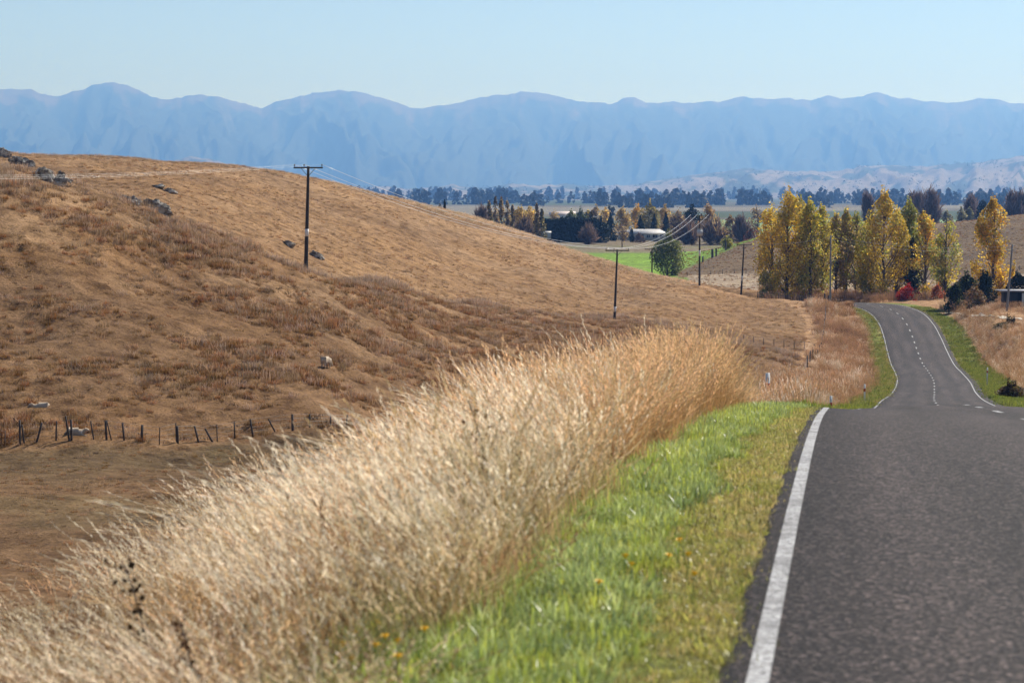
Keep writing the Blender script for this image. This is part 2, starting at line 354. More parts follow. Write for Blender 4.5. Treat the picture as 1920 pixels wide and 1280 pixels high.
def terr(x, y, lumps=True):
    x = np.asarray(x, float); y = np.asarray(y, float); shp = np.broadcast(x, y).shape
    x = np.broadcast_to(x, shp).ravel(); y = np.broadcast_to(y, shp).ravel()
    z = np.empty(x.shape); yy = np.clip(y, -14, 1150); xx = x * (yy + 22) / (np.maximum(y, -14) + 22)
    lim = 0.75 * (yy + 22); xx = np.clip(xx, -lim, lim)
    for k in range(0, len(x), 20000):
        t = tcoord(xx[k:k + 20000], yy[k:k + 20000])
        z[k:k + 20000] = tker(((t[:, None] - _c[None]) ** 2).sum(-1)) @ _w[:_n] + _w[_n] + t @ _w[_n + 1:]
    f = sstep(880, 1080, y); z = z * (1 - f) + floor_z(y) * f
    if lumps:
        amp = sstep(60, 130, y) * (1 - sstep(470, 560, y)) + 0.25
        z = z + amp * (0.32 * fbm(x / 17, y / 17, 3, 3) + 0.10 * fbm(x / 2.6, y / 2.6, 3, 5)) * (1 - f)
        hum = np.clip(fbm(x / 1.5, y / 1.2, 3, 55) - 0.05, 0, 1); z = z + 0.34 * hum * sstep(118, 142, y) * (1 - sstep(330, 470, y)) * (0.45 + 0.55 * sstep(-0.3, 0.4, fbm(x / 14, y / 14, 2, 56)))
        z = z + 0.25 * fbm(x / 30, y / 30, 3, 8) * sstep(540, 640, y) * (1 - f)
    off, arc, hz = road_coords(x, y)
    s = np.where(off > 0, off - HALF_R, -off - HALF_L) - widen(y)     # distance beyond the seal
    crown = crossfall(off, y)
    prof = hz + crown - np.where(s < 0, 0.06, 0.03) - 0.035 * np.clip(s, 0, 1.4)
    nearbank = (1 - sstep(60, 100, y)) * (off < 0)
    prof = prof - nearbank * 0.36 * np.clip(s - 1.4, 0, 20) - (1 - nearbank) * 0.05 * np.clip(s - 1.4, 0, 9)
    w0 = np.where(off < 0, 1.6, 1.6); w1 = np.where(y < 100, 9.0, 7.0)
    b = np.clip((s - w0) / (w1 - w0), 0, 1); b = b * b * (3 - 2 * b)
    z = np.where(np.abs(off) < 900, prof * (1 - b) + z * b, z)
    return z.reshape(shp)
def tz(x, y): return float(terr(np.array([x]), np.array([y]))[0])
def ground(px, d):
    x = X(px, d); return np.array((x, d, tz(x, d)))
def hit(px, py, d0=4.0, d1=1200.0):
    d = np.geomspace(d0, d1, 1400); pts = np.array([P(px, py, 1.0)]) * d[:, None]
    k = np.where(pts[:, 2] < terr(pts[:, 0], pts[:, 1]))[0]
    return pts[k[0]] if len(k) else pts[-1]

DRIVE = np.array([hit(px, py, 250.0, 480.0) for px, py in ((1772, 587), (1800, 588), (1830, 590.5), (1860, 593.5), (1882, 595.5))])
# ------------------------------------------------------------------ ground sheet
def zone_colour(x, y):
    u = x / np.maximum(y, 1) * FPX + 960                   # bearing
    hill = np.array((0.175, 0.096, 0.043)); c = np.tile(hill, (len(x), 1))
    def paint(mask, colr): 
        m = np.clip(mask, 0, 1)[:, None]; c[:] = c * (1 - m) + np.array(colr) * m
    n1 = fbm(x / 9, y / 9, 3, 21); n2 = fbm(x / 40, y / 40, 3, 22)
    # back hill: lighter golden
    ridge = np.interp(u, [0, 230, 430, 575, 740, 900, 1155], [187, 195, 205, 214, 250, 300, 338])
    paint(sstep(0, 14, y - ridge) * (u < 1600) * (y < 520), (0.238, 0.137, 0.063))
    paint(sstep(0.1, 0.9, n1 + n2) * (y > 130) * (y < 520) * 0.45, (0.31, 0.195, 0.105))
    paint(sstep(0.2, 0.9, -n1 - n2) * (y > 130) * (y < 520) * 0.4, (0.22, 0.13, 0.066))
    # gully paddock, grazed short, with a greenish-grey strip along the fence
    fence = np.interp(u, [-900, 0, 300, 560, 800], [137, 136, 137, 143, 150])
    pad = sstep(0, 3, fence - y) * (y > 50)
    paint(pad, (0.150, 0.086, 0.041)); paint(pad * sstep(24, 8, fence - y + n1 * 6) * 0.75, (0.105, 0.070, 0.034)); paint(pad * sstep(0.5, 1.0, n1) * 0.25, (0.15, 0.125, 0.055))
    # valley floor fields
    flo = sstep(500, 560, y)
    paint(flo, (0.185, 0.145, 0.088))
    hillR = sstep(1262, 1278, u) * sstep(572, 582, y) * sstep(18, 4, y - np.interp(u, [1260, 1300, 1340, 1440, 1600, 2400], [592, 622, 652, 722, 830, 840]))
    green = sstep(1060, 1110, u) * (y > 560) * (y < 800) * (1 - hillR)
    paint(green * sstep(-1.0, -0.2, n2 + 0.25), (0.17, 0.27, 0.035))
    paint((y > 800) * (y < 1000) * sstep(-0.2, 0.6, n2) * 0.5, (0.15, 0.20, 0.05))
    paint(hillR, (0.155, 0.105, 0.058)); paint(hillR * sstep(720, 800, y), (0.30, 0.19, 0.10))
    paint((y > 500) * (y < 585) * (u > 1290) * (u < 2000), (0.33, 0.25, 0.165))
    far = sstep(1300, 1500, y); n4 = fbm(x / 420 + 3, y / 650, 3, 31)
    paint(far, (0.12, 0.105, 0.07)); paint(far * sstep(0.0, 0.25, n4), (0.07, 0.09, 0.04)); paint(far * sstep(0.25, 0.45, -n4), (0.20, 0.175, 0.12))
    paint((y > 1180) * (y < 1900) * sstep(1300, 1330, u), (0.22, 0.30, 0.12))
    # roadside
    off, arc, hz = road_coords(x, y); s = np.where(off > 0, off - HALF_R, -off - HALF_L) - widen(y); onr = np.abs(off) < 900
    vb = np.where(y < 60, 1.45, np.where(off > 0, 2.9, 1.7)) + 0.6 * n1
    paint(onr * (s < 11) * (y > 40) * (y < 450), (0.34, 0.20, 0.10))
    paint(onr * sstep(0.35, -0.2, s - vb), (0.16, 0.19, 0.04))
    paint(onr * sstep(0.55, 0.1, s + 0.25 * n1 - 0.1), (0.26, 0.22, 0.075))
    return c
def build_ground():
    r = np.concatenate([np.geomspace(9, 60, 120, endpoint=False), np.linspace(60, 128, 100, endpoint=False), np.linspace(128, 240, 260, endpoint=False), np.linspace(240, 400, 230, endpoint=False), np.linspace(400, 520, 90, endpoint=False), np.geomspace(520, 1200, 90, endpoint=False), np.geomspace(1200, 28500, 70)])
    th = np.concatenate([np.linspace(-50, -17, 40, endpoint=False), np.linspace(-17, 17, 400, endpoint=False), np.linspace(17, 50, 41)])
    R, T = np.meshgrid(r, np.radians(th), indexing='ij'); x = (R * np.sin(T)).ravel(); y = (R * np.cos(T)).ravel() - 18.0
    z = terr(x, y); nr, nt = R.shape
    i = np.arange(nr * nt).reshape(nr, nt); q = np.stack([i[:-1, :-1], i[:-1, 1:], i[1:, 1:], i[1:, :-1]], -1).reshape(-1, 4)[:, ::-1]
    # leave the ground out under the road seal? keep it: it lies 6 cm below
    me = mk_mesh('ground', np.stack([x, y, z], 1), q, col=zone_colour(x, y), mat=M['ground'], smooth=True)
    return tag(link('ground', me), 'dry brown rolling pasture ground running down to the valley floor', 'ground', kind='structure')
ground_obj = build_ground()

# ------------------------------------------------------------------ road and markings
def ribbon(s, offs, dz, mat, name, parent=None, uv=True):
    s = np.asarray(s, float); cols = len(offs)
    V = np.concatenate([road_pt(s, o, dz)[:, None] for o in offs], 1).reshape(-1, 3)
    i = np.arange(len(s) * cols).reshape(len(s), cols); q = np.stack([i[:-1, :-1], i[:-1, 1:], i[1:, 1:], i[1:, :-1]], -1).reshape(-1, 4)
    me = mk_mesh(name, V, q, mat=mat, smooth=True)
    if uv:
        u = me.uv_layers.new(name='UVMap'); li = np.array([lp.vertex_index for lp in me.loops])
        u.data.foreach_set('uv', np.stack([np.tile(offs, len(s))[li], np.repeat(s, cols)[li]], 1).astype(np.float32).ravel())
    return link(name, me, parent)
def edge_wobble(s, seed): return 0.05 * fbm(s / 0.7, s * 0 + seed, 4, seed)
def build_road():
    s = np.arange(12, ARC[-1] - 4, 0.5); offs = np.array([-HALF_L - 0.07, -HALF_L, -2.2, -1.1, 0, 1.1, 2.2, HALF_R, HALF_R + 0.12])
    road = ribbon(s, offs, 0.0, M['asphalt'], 'road')
    me = road.data; co = np.zeros(len(me.vertices) * 3, np.float32); me.vertices.foreach_get('co', co); co = co.reshape(-1, 9, 3)
    for c0, c1, sd in ((0, 1, 71), (8, 7, 72)):             # ragged, rounded-over seal edges
        w = edge_wobble(s, sd)[:, None]; dirn = co[:, c0] - co[:, c1]
        co[:, c0] += dirn * w * 5; co[:, c0, 2] -= 0.05; co[:, c1] += dirn * w * 4
    me.vertices.foreach_set('co', co.ravel()); me.update()
    tag(road, 'grey chip-seal two-lane road dipping over a crest and bending away', 'road', kind='structure')
    for o in (-LINE, LINE): ribbon(np.arange(14, ARC[-1] - 10, 0.5), [o - 0.047, o + 0.047], 0.006, M['line'], 'edge_line', road, False)
    a0 = arc_of(146)
    for k in range(-16, 36):
        s0 = a0 + 10 * k - 1.4
        if s0 < 12: continue
        ribbon(np.linspace(s0, s0 + 3.0, 5), [-0.065, 0.065], 0.006, M['line'], 'centre_line_dash', road, False)
    return road
road_obj = build_road()

# ------------------------------------------------------------------ mountains, foothills, haze
RIDGE = np.array([(-1200, 180), (-800, 192), (-500, 176), (-200, 192), (0, 168), (22, 166), (35, 168), (62, 168), (100, 181), (120, 180), (150, 170), (180, 160), (217, 154), (250, 162), (285, 180), (310, 187),
    (345, 184), (370, 177), (400, 180), (430, 184), (470, 198), (493, 204), (520, 192), (550, 184), (590, 175), (630, 169), (660, 171), (690, 176), (720, 183), (770, 203), (785, 204), (800, 201), (830, 198),
    (850, 197), (870, 191), (910, 180), (945, 177), (985, 172), (1000, 172), (1040, 180), (1070, 187), (1110, 192), (1130, 192), (1142, 195), (1175, 182), (1190, 183), (1212, 194), (1260, 190), (1280, 193),
    (1315, 190), (1350, 190), (1385, 182), (1415, 184), (1450, 187), (1480, 183), (1490, 186), (1525, 187), (1545, 180), (1565, 182), (1575, 184), (1610, 182), (1638, 173), (1660, 178), (1675, 183), (1700, 185),
    (1730, 190), (1790, 193), (1830, 184), (1870, 187), (1885, 192), (1920, 195), (2100, 184), (2300, 200), (2600, 186), (3100, 195)], float)
def mat_mountain():
    m, n, l, p = new_mat('mountain_bush'); co = objco(n)
    a = n.new('ShaderNodeVertexColor'); a.layer_name = 'Col'
    c = mix_rgb(n, l, 'MULTIPLY', 1.0, a.outputs[0], ramp(n, l, noise(n, l, 0.003, 7, co, 0.65), [(0.3, 0.65), (0.7, 1.35)]))
    l.new(c, p.inputs['Base Color']); p.inputs['Roughness'].default_value = 1.0; p.inputs['Specular IOR Level'].default_value = 0.05
    return m
M['mountain'] = mat_mountain()
def range_mesh(name, prof, y0, y1, nu, nt, spur, gexp, colf, base_off=-40, period=110, slant=1.1, seed=40):
    px = np.linspace(prof[0, 0], prof[-1, 0], nu); top = np.interp(px, prof[:, 0], prof[:, 1])
    top = top + 1.6 * fbm(px / 16, px * 0, 5, seed, 0.6)
    ex = 1 + 0.02 * np.arange(1, 6); t = np.concatenate([np.linspace(0, 1, nt), ex])
    U, T = np.meshgrid(px, t, indexing='ij'); TOP = np.repeat(top[:, None], len(t), 1)
    Y = y0 + (y1 - y0) * T; zr = np.array([ZP(v, y1) for v in top])[:, None]; zf = floor_z(Y) + base_off * (1 - T).clip(0)
    tt = np.clip(T, 0, 1); g = tt ** gexp
    wx = 0.5 * fbm(U / period, T * 1.5, 3, seed + 3); rn = ridged(U / period + slant * T + wx, T * 1.6 + wx, 5, seed) * 0.5; rn2 = ridged(U / (period * 0.4) - 1.6 * T + wx, T * 3.1, 4, seed + 9) * 0.5
    env = np.sin(np.pi * tt ** 0.8) * (1 - tt) ** 0.25
    z = zf + (zr - zf) * (g + spur * env * (rn + 0.45 * rn2))
    z = np.where(T > 1, zr - (T - 1) * (y1 - y0) * 0.25, z)
    x = (U - 960) / FPX * Y / (CA)
    V = np.stack([x, Y, z], -1).reshape(-1, 3); i = np.arange(U.size).reshape(U.shape)
    q = np.stack([i[:-1, :-1], i[1:, :-1], i[1:, 1:], i[:-1, 1:]], -1).reshape(-1, 4)
    return mk_mesh(name, V, q, col=colf(U, T, rn).reshape(-1, 3), mat=M['mountain'], smooth=True)
def mcol(U, T, rn):
    sc = sstep(0.86, 0.97, T + 0.10 * fbm(U / 25, T * 5, 3, 60)); slip = sstep(0.55, 0.95, fbm(U / 16 + T * 4, T * 1.2, 3, 61)) * sstep(0.5, 0.8, T) * 0.5
    k = np.maximum(sc, slip)[..., None]
    return np.array((0.045, 0.055, 0.045)) * (1 - k) + np.array((0.15, 0.115, 0.085)) * k
tag(link('mountains', range_mesh('mountains', RIDGE, 18600, 27600, 1100, 120, 0.26, 1.2, mcol, period=120, slant=1.5)), 'long hazy blue mountain range along the skyline', 'mountains', kind='structure')
FOOT = np.array([(-1200, 352), (-200, 340), (250, 322), (320, 302), (360, 294), (400, 297), (440, 315), (520, 345), (640, 352), (720, 350), (780, 355), (850, 347), (900, 352), (960, 344), (1010, 349), (1060, 344), (1120, 350), (1180, 347),
    (1225, 339), (1260, 333), (1320, 327), (1372, 318), (1400, 314), (1425, 318), (1500, 321), (1560, 321), (1598, 316), (1606, 310), (1640, 310), (1700, 311), (1740, 312), (1770, 308), (1830, 305), (1880, 297), (1920, 290), (2050, 282), (2300, 296), (2700, 280), (3100, 300)], float)
def fcol(U, T, rn):
    n = fbm(U / 60, T * 3.5, 5, 70, 0.6) + 0.5 * fbm(U / 14, T * 9, 3, 75)
    k = sstep(0.15, 0.38, n + 0.3 * sstep(1600, 1900, U) * sstep(0.6, 0.9, T))[..., None]
    return np.array((0.22, 0.18, 0.135)) * (1 - k) + np.array((0.06, 0.07, 0.04)) * k
tag(link('foothills', range_mesh('foothills', FOOT, 10400, 15200, 800, 60, 0.28, 1.0, fcol, base_off=-6, period=70, slant=0.9, seed=44)), 'pale dry foothills with dark bush patches in front of the mountains', 'foothills', kind='structure')

def build_haze():
    m = bpy.data.materials.new('haze'); m.use_nodes = True; n = m.node_tree.nodes; l = m.node_tree.links
    n.remove(n['Principled BSDF'])
    v = n.new('ShaderNodeVolumePrincipled'); v.inputs['Color'].default_value = (0.19, 0.425, 1.0, 1); v.inputs['Absorption Color'].default_value = (0.6, 0.6, 0.6, 1); v.inputs['Density'].default_value = 0.8e-4
    v.inputs['Anisotropy'].default_value = 0.35; v.inputs['Density Attribute'].default_value = ''
    l.new(v.outputs[0], n['Material Output'].inputs['Volume'])
    try: m.cycles.homogeneous_volume = True
    except Exception: pass
    b = MB(); b.box((0, 14000, 620), (72000, 29400, 1420))
    tag(b.build('haze', m), 'thin blue haze filling the valley air', 'haze', kind='stuff')
build_haze()

# ------------------------------------------------------------------ grass clumps and scatter
def blades(rng, n, length, width, spread, lean, curl, colbase, coltip, segs=3, lean_dir=None, jitter=0.2):
    """n ribbons: V, Q, C"""
    Vs, Qs, Cs = [], [], []; k0 = 0
    for i in range(n):
        L = length * rng.uniform(0.55, 1.1); az = rng.uniform(0, 2 * math.pi); b = rng.normal(0, spread, 2)
        ld = np.array((math.cos(az), math.sin(az))) * abs(rng.normal(0, lean)) + (np.array(lean_dir) if lean_dir is not None else 0)
        wa = rng.uniform(0, math.pi); wd = np.array((math.cos(wa), math.sin(wa), 0))
        t = np.linspace(0, 1, segs + 1)
        h = np.stack([b[0] + ld[0] * L * (t + curl * t * t) / (1 + curl), b[1] + ld[1] * L * (t + curl * t * t) / (1 + curl), L * t * (1 - 0.35 * curl * t * np.hypot(*ld)) / math.sqrt(1 + ld @ ld * 0.6)], 1)
        w = width * rng.uniform(0.7, 1.3) * (1 - 0.85 * t ** 1.5)
        V = np.concatenate([h - wd * w[:, None] / 2, h + wd * w[:, None] / 2])
        m = segs + 1; Q = [(j, j + m, j + 1 + m, j + 1) for j in range(segs)]
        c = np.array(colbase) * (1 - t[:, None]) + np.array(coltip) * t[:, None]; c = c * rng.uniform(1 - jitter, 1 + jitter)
        Vs.append(V); Qs.append(np.array(Q) + k0); Cs.append(np.concatenate([c, c])); k0 += 2 * m
    return np.vstack(Vs), np.vstack(Qs), np.vstack(Cs)
def stems(rng, n, length, width, head_len, head_w, spread, lean_dir, lean_var, colstem, colhead, tufts=5):
    """upright stalks with a feathery head of small ribbons"""
    mb = MB()
    for i in range(n):
        L = length * rng.uniform(0.72, 1.12); b = np.append(rng.normal(0, spread, 2), 0)
        ld = np.array(lean_dir) + rng.normal(0, lean_var, 2)
        f = lambda t: b + np.stack([ld[0] * L * t ** 1.6, ld[1] * L * t ** 1.6, L * (t - 0.12 * t * t * (ld @ ld) * 2)], -1)
        t = np.linspace(0, 1, 5); h = f(t); wa = rng.uniform(0, math.pi); wd = np.array((math.cos(wa), math.sin(wa), 0))
        w = width * (1 - 0.5 * t)
        cs = np.array(colstem) * rng.uniform(0.75, 1.2)
        V = np.concatenate([h - wd * w[:, None] / 2, h + wd * w[:, None] / 2])
        mb.add(V, [(j, j + 5, j + 6, j + 1) for j in range(4)], C=cs)
        ch = np.array(colhead) * rng.uniform(0.8, 1.2); t0 = 1 - head_len / L
        for k in range(tufts):
            a, e = t0 + (1 - t0) * k / tufts, t0 + (1 - t0) * (k + 1.6) / tufts
            p0, p1 = f(np.array(a)), f(np.array(min(e, 1.02))); side = rng.normal(0, 1, 3); side[2] *= 0.3; side /= np.linalg.norm(side)
            p1 = p1 + side * head_w * 0.5; mid = (p0 + p1) / 2; hw = head_w * (0.32 if k < tufts - 1 else 0.2)
            s2 = np.cross(p1 - p0, rng.normal(0, 1, 3)); s2 /= np.linalg.norm(s2) + 1e-9
            mb.add([p0, mid + s2 * hw / 2, p1, mid - s2 * hw / 2], [(0, 1, 2, 3)], C=ch * rng.uniform(0.85, 1.15))
    return mb
def clump_objects(meshes):
    c = bpy.data.collections.new('clumps')
    for i, me in enumerate(meshes):
        o = bpy.data.objects.new('clump_%02d' % i, me); c.objects.link(o)
    return c
def scatter(name, pts, rotz, scl, idx, coll, label, cat, mat, tilt=None):
    me = bpy.data.meshes.new(name); me.vertices.add(len(pts)); me.vertices.foreach_set('co', np.asarray(pts, np.float32).ravel()); me.update()
    r = np.zeros((len(pts), 3), np.float32); r[:, 2] = rotz
    if tilt is not None: r[:, 1] = tilt
    a = me.attributes.new('rot', 'FLOAT_VECTOR', 'POINT'); a.data.foreach_set('vector', r.ravel())
    s3 = np.asarray(scl, np.float32); s3 = np.repeat(s3[:, None], 3, 1) if s3.ndim == 1 else s3
    a = me.attributes.new('scl', 'FLOAT_VECTOR', 'POINT'); a.data.foreach_set('vector', s3.astype(np.float32).ravel())
    a = me.attributes.new('pick', 'INT', 'POINT'); a.data.foreach_set('value', np.asarray(idx, np.int32))
    me.materials.append(mat); o = link(name, me); tag(o, label, cat, kind='stuff')
    g = bpy.data.node_groups.new(name, 'GeometryNodeTree')
    g.interface.new_socket('Geometry', in_out='INPUT', socket_type='NodeSocketGeometry'); g.interface.new_socket('Geometry', in_out='OUTPUT', socket_type='NodeSocketGeometry')
    gi, go = g.nodes.new('NodeGroupInput'), g.nodes.new('NodeGroupOutput')
    ci = g.nodes.new('GeometryNodeCollectionInfo'); ci.inputs['Collection'].default_value = coll; ci.inputs['Separate Children'].default_value = True; ci.inputs['Reset Children'].default_value = True
    ip = g.nodes.new('GeometryNodeInstanceOnPoints'); ip.inputs['Pick Instance'].default_value = True
    def attr(nm, ty):
        n = g.nodes.new('GeometryNodeInputNamedAttribute'); n.data_type = ty; n.inputs['Name'].default_value = nm; return n.outputs[0]
    L = g.links; L.new(gi.outputs[0], ip.inputs['Points']); L.new(ci.outputs[0], ip.inputs['Instance']); L.new(attr('pick', 'INT'), ip.inputs['Instance Index'])
    e2r = g.nodes.new('FunctionNodeEulerToRotation'); L.new(attr('rot', 'FLOAT_VECTOR'), e2r.inputs[0]); L.new(e2r.outputs[0], ip.inputs['Rotation']); L.new(attr('scl', 'FLOAT_VECTOR'), ip.inputs['Scale'])
    L.new(ip.outputs[0], go.inputs[0]); m = o.modifiers.new('scatter', 'NODES'); m.node_group = g
    return o
def roadside_points(n, d0, d1, s0, s1, side, rng, power=1.0):
    a = rng.uniform(arc_of(d0), arc_of(d1), n); s = s0 + (s1 - s0) * rng.uniform(0, 1, n) ** power
    off = -(HALF_L + s) if side < 0 else (HALF_R + s); p = road_pt(a, off); return p[:, 0], p[:, 1], s

def build_grass():
    rng = np.random.default_rng(5); LEAN = (-0.31, 0.04)
    # --- foreground tall dry grass on the bank
    cl = []
    for v, (cs, ch, H) in enumerate([((0.60, 0.40, 0.20), (0.97, 0.80, 0.55), 1.0), ((0.62, 0.42, 0.21), (0.98, 0.85, 0.62), 1.08), ((0.46, 0.26, 0.105), (0.80, 0.51, 0.26), 1.0),
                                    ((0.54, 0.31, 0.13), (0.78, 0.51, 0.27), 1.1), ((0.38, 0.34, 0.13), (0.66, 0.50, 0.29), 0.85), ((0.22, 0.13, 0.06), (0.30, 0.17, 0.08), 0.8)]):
        mb = stems(rng, 22, H, 0.0028, 0.27, 0.026 if v < 2 else 0.03, 0.13, LEAN if v < 2 else (-0.16, 0.03), 0.27, cs, ch, 11)
        V, Q, C = blades(rng, 22, 0.62 * H, 0.0075, 0.09, 0.45, 0.9, np.array(cs) * 0.75, np.array(cs) * 1.15, 3, np.array(LEAN) * 0.5)
        mb.add(V, Q, C=C); cl.append(mb.mesh('tall_grass_clump', M['straw']))
    coll = clump_objects(cl)
    n = 8000; x, y, s = roadside_points(n, 3.5, 42, 1.38, 7.5, -1, rng, 1.25); smax = np.interp(y, [3, 8, 12, 20, 30, 46], [2.3, 2.5, 2.9, 3.8, 5.5, 7.5])
    dens = np.interp(y, [3, 7, 9, 12, 40, 46], [0.16, 0.22, 0.36, 0.78, 1, 0.5]) * np.interp(s / smax, [0.1, 0.3, 0.75, 1.0, 1.5], [0.9, 1, 0.9, 0.3, 0.03]) * np.clip(0.75 + 0.9 * fbm(x / 0.7, y / 1.0, 2, 90), 0.08, 1.2)
    k = rng.uniform(0, 1, n) < dens; x, y, s, smax = x[k], y[k], s[k], smax[k]
    hgt = np.interp(y, [3, 8, 11, 14, 18, 26, 32, 36.5, 41], [0.34, 0.42, 0.57, 0.73, 0.84, 0.93, 1.27, 0.76, 0.3]) * (1 + 0.26 * fbm(x / 0.8, y / 1.1, 3, 91)) * np.interp(s / smax, [0.3, 0.6, 1.0, 1.4], [0.85, 1.0, 0.8, 0.6]) * rng.uniform(0.7, 1.18, len(x))
    right = np.clip(np.interp(y, [10, 18, 26, 46], [0.05, 0.35, 0.85, 0.9]) * np.interp(s, [1.2, 3, 7], [1.25, 0.9, 0.6]), 0, 1)
    pick = np.where(rng.uniform(0, 1, len(x)) < right, rng.integers(2, 4, len(x)), rng.integers(0, 2, len(x)))
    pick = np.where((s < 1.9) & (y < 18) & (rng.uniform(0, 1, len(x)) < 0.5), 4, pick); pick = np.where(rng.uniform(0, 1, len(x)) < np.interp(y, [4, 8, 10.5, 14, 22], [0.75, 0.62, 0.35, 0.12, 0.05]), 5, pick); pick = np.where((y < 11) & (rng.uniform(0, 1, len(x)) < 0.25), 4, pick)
    z = terr(x, y) - 0.02
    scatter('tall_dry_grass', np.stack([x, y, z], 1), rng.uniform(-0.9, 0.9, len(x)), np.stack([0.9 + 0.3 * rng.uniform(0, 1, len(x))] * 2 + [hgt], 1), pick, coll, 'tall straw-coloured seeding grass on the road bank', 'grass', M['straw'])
    # --- green verge and short yellowing turf beside the seal
    cl = []
    for cb, ct, L, w in [((0.19, 0.235, 0.035), (0.42, 0.475, 0.09), 0.12, 0.008), ((0.19, 0.25, 0.06), (0.42, 0.47, 0.19), 0.15, 0.009), ((0.27, 0.29, 0.04), (0.52, 0.52, 0.09), 0.09, 0.008),
                         ((0.36, 0.29, 0.09), (0.60, 0.49, 0.18), 0.065, 0.006), ((0.28, 0.28, 0.06), (0.48, 0.46, 0.11), 0.055, 0.006)]:
        V, Q, C = blades(rng, 42, L, w * 1.35, 0.055, 1.2, 1.2, cb, ct, 3, None, 0.6); cl.append(mk_mesh('turf_clump', V, Q, col=C, mat=M['blade']))
    coll = clump_objects(cl)
    n = 17000; x, y, s = roadside_points(n, 3.5, 47, -0.06, 2.25, -1, rng)
    yellow = sstep(0.85, 0.4, s + 0.22 * fbm(x / 0.6, y / 1.0, 3, 95) + np.interp(y, [4, 12, 40], [0.0, 0.0, 0.12]))
    k = rng.uniform(0, 1, n) < np.interp(s, [-0.06, 0.05, 0.3, 1.6, 2.25], [0.25, 0.6, 1, 1, 0.35]); x, y, s, yellow = x[k], y[k], s[k], yellow[k]
    yellow = np.clip(yellow + 0.10, 0, 1); pick = np.where(rng.uniform(0, 1, len(x)) < yellow, rng.integers(3, 5, len(x)), rng.integers(0, 3, len(x)))
    sc = rng.uniform(0.65, 1.25, len(x)) * (1 + 0.3 * fbm(x / 0.5, y / 0.7, 2, 97))
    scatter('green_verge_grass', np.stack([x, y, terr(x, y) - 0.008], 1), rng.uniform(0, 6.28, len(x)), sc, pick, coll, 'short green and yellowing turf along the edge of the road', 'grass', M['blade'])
    # --- pale grass beyond the crest, brown scrubby grass and green verges on the far bends
    cl = []
    for cs, ch in [((0.50, 0.36, 0.22), (0.72, 0.58, 0.44)), ((0.44, 0.25, 0.11), (0.60, 0.36, 0.19)), ((0.22, 0.12, 0.06), (0.36, 0.205, 0.11)), ((0.31, 0.17, 0.078), (0.44, 0.255, 0.13))]:
        mb = stems(rng, 12, 0.9, 0.010, 0.22, 0.05, 0.16, (-0.12, 0.0), 0.22, cs, ch, 4)
        V, Q, C = blades(rng, 14, 0.6, 0.016, 0.16, 0.5, 0.7, np.array(cs) * 0.6, cs, 2); mb.add(V, Q, C=C); cl.append(mb.mesh('roadside_clump', M['straw']))
    V, Q, C = blades(rng, 26, 0.22, 0.03, 0.18, 0.8, 0.8, (0.11, 0.135, 0.02), (0.26, 0.29, 0.045), 2, None, 0.55); cl.append(mk_mesh('roadside_green', V, Q, col=C, mat=M['blade']))
    V, Q, C = blades(rng, 26, 0.16, 0.03, 0.18, 0.8, 0.8, (0.20, 0.16, 0.05), (0.38, 0.31, 0.10), 2, None, 0.5); cl.append(mk_mesh('roadside_turf', V, Q, col=C, mat=M['blade']))
    coll = clump_objects(cl); PX, PY, PS, PI = [], [], [], []
    def put(n, d0, d1, s0, s1, side, picks, sc, power=1.0):
        x, y, s = roadside_points(n, d0, d1, s0, s1, side, rng, power); PX.append(x); PY.append(y); PI.append(rng.choice(picks, n))
        PS.append(rng.uniform(0.7, 1.15, n) * sc * (1 + 0.3 * fbm(x / 3, y / 3, 2, 99)))
    def bank(n):
        x, y, s = roadside_points(n, 150, 425, 2.2, 10.0, -1, rng); e = fbm(x / 2.5, y / 5, 3, 131); k = (s < 9.0 + 1.6 * e) & (s > 2.6 + 0.9 * fbm(x / 2, y / 4, 2, 132)); x, y = x[k], y[k]
        q = fbm(x / 4, y / 9, 3, 133) + rng.normal(0, 0.35, len(x)); PX.append(x); PY.append(y); PI.append(np.where(q > 0.55, 0, np.where(q > 0.2, 1, np.where(q > -0.35, 3, 2)))); PS.append(rng.uniform(0.55, 1.3, len(x)) * (1.05 + 0.4 * fbm(x / 5, y / 8, 2, 134)))
    put(2600, 48, 130, 2.0, 10, -1, [0, 0, 1, 0], 0.95); put(500, 56, 74, 0.9, 3.4, -1, [0, 1, 1], 0.8)
    put(1500, 47, 130, 0.3, 2.4, -1, [4, 4, 5], 1.0)
    bank(6000); put(1500, 110, 200, 3.5, 12, -1, [3, 0, 1], 1.0)
    put(1200, 402, 432, 0.5, 8, -1, [3, 2, 3], 1.2)
    put(3000, 125, 425, 0.1, 2.3, -1, [4, 5, 5], 1.15, 1.2); put(4200, 125, 425, 0.2, 3.3, 1, [4, 4, 5], 1.3, 1.1); put(500, 125, 425, 1.5, 2.6, -1, [3, 2, 1], 0.5)
    put(5200, 140, 400, 3.2, 16, 1, [3, 1, 0, 3], 1.0); put(900, 110, 190, 4, 12, 1, [2, 2], 1.5)
    u = rng.uniform(1425, 1960, 3400); d = rng.uniform(428, 486, 3400); d = np.where(u > 1780, d - 45, d); x = (u - 960) / FPX * d / CA; k = (np.abs(road_coords(x, d)[0]) > 5.0) & ~((u > 1675) & (u < 1775) & (d < 436)); PX.append(x[k]); PY.append(d[k]); PI.append(rng.choice([3, 2, 2, 1], k.sum())); PS.append(rng.uniform(0.8, 1.9, k.sum()))
    x, y, sc, pk = map(np.concatenate, (PX, PY, PS, PI))
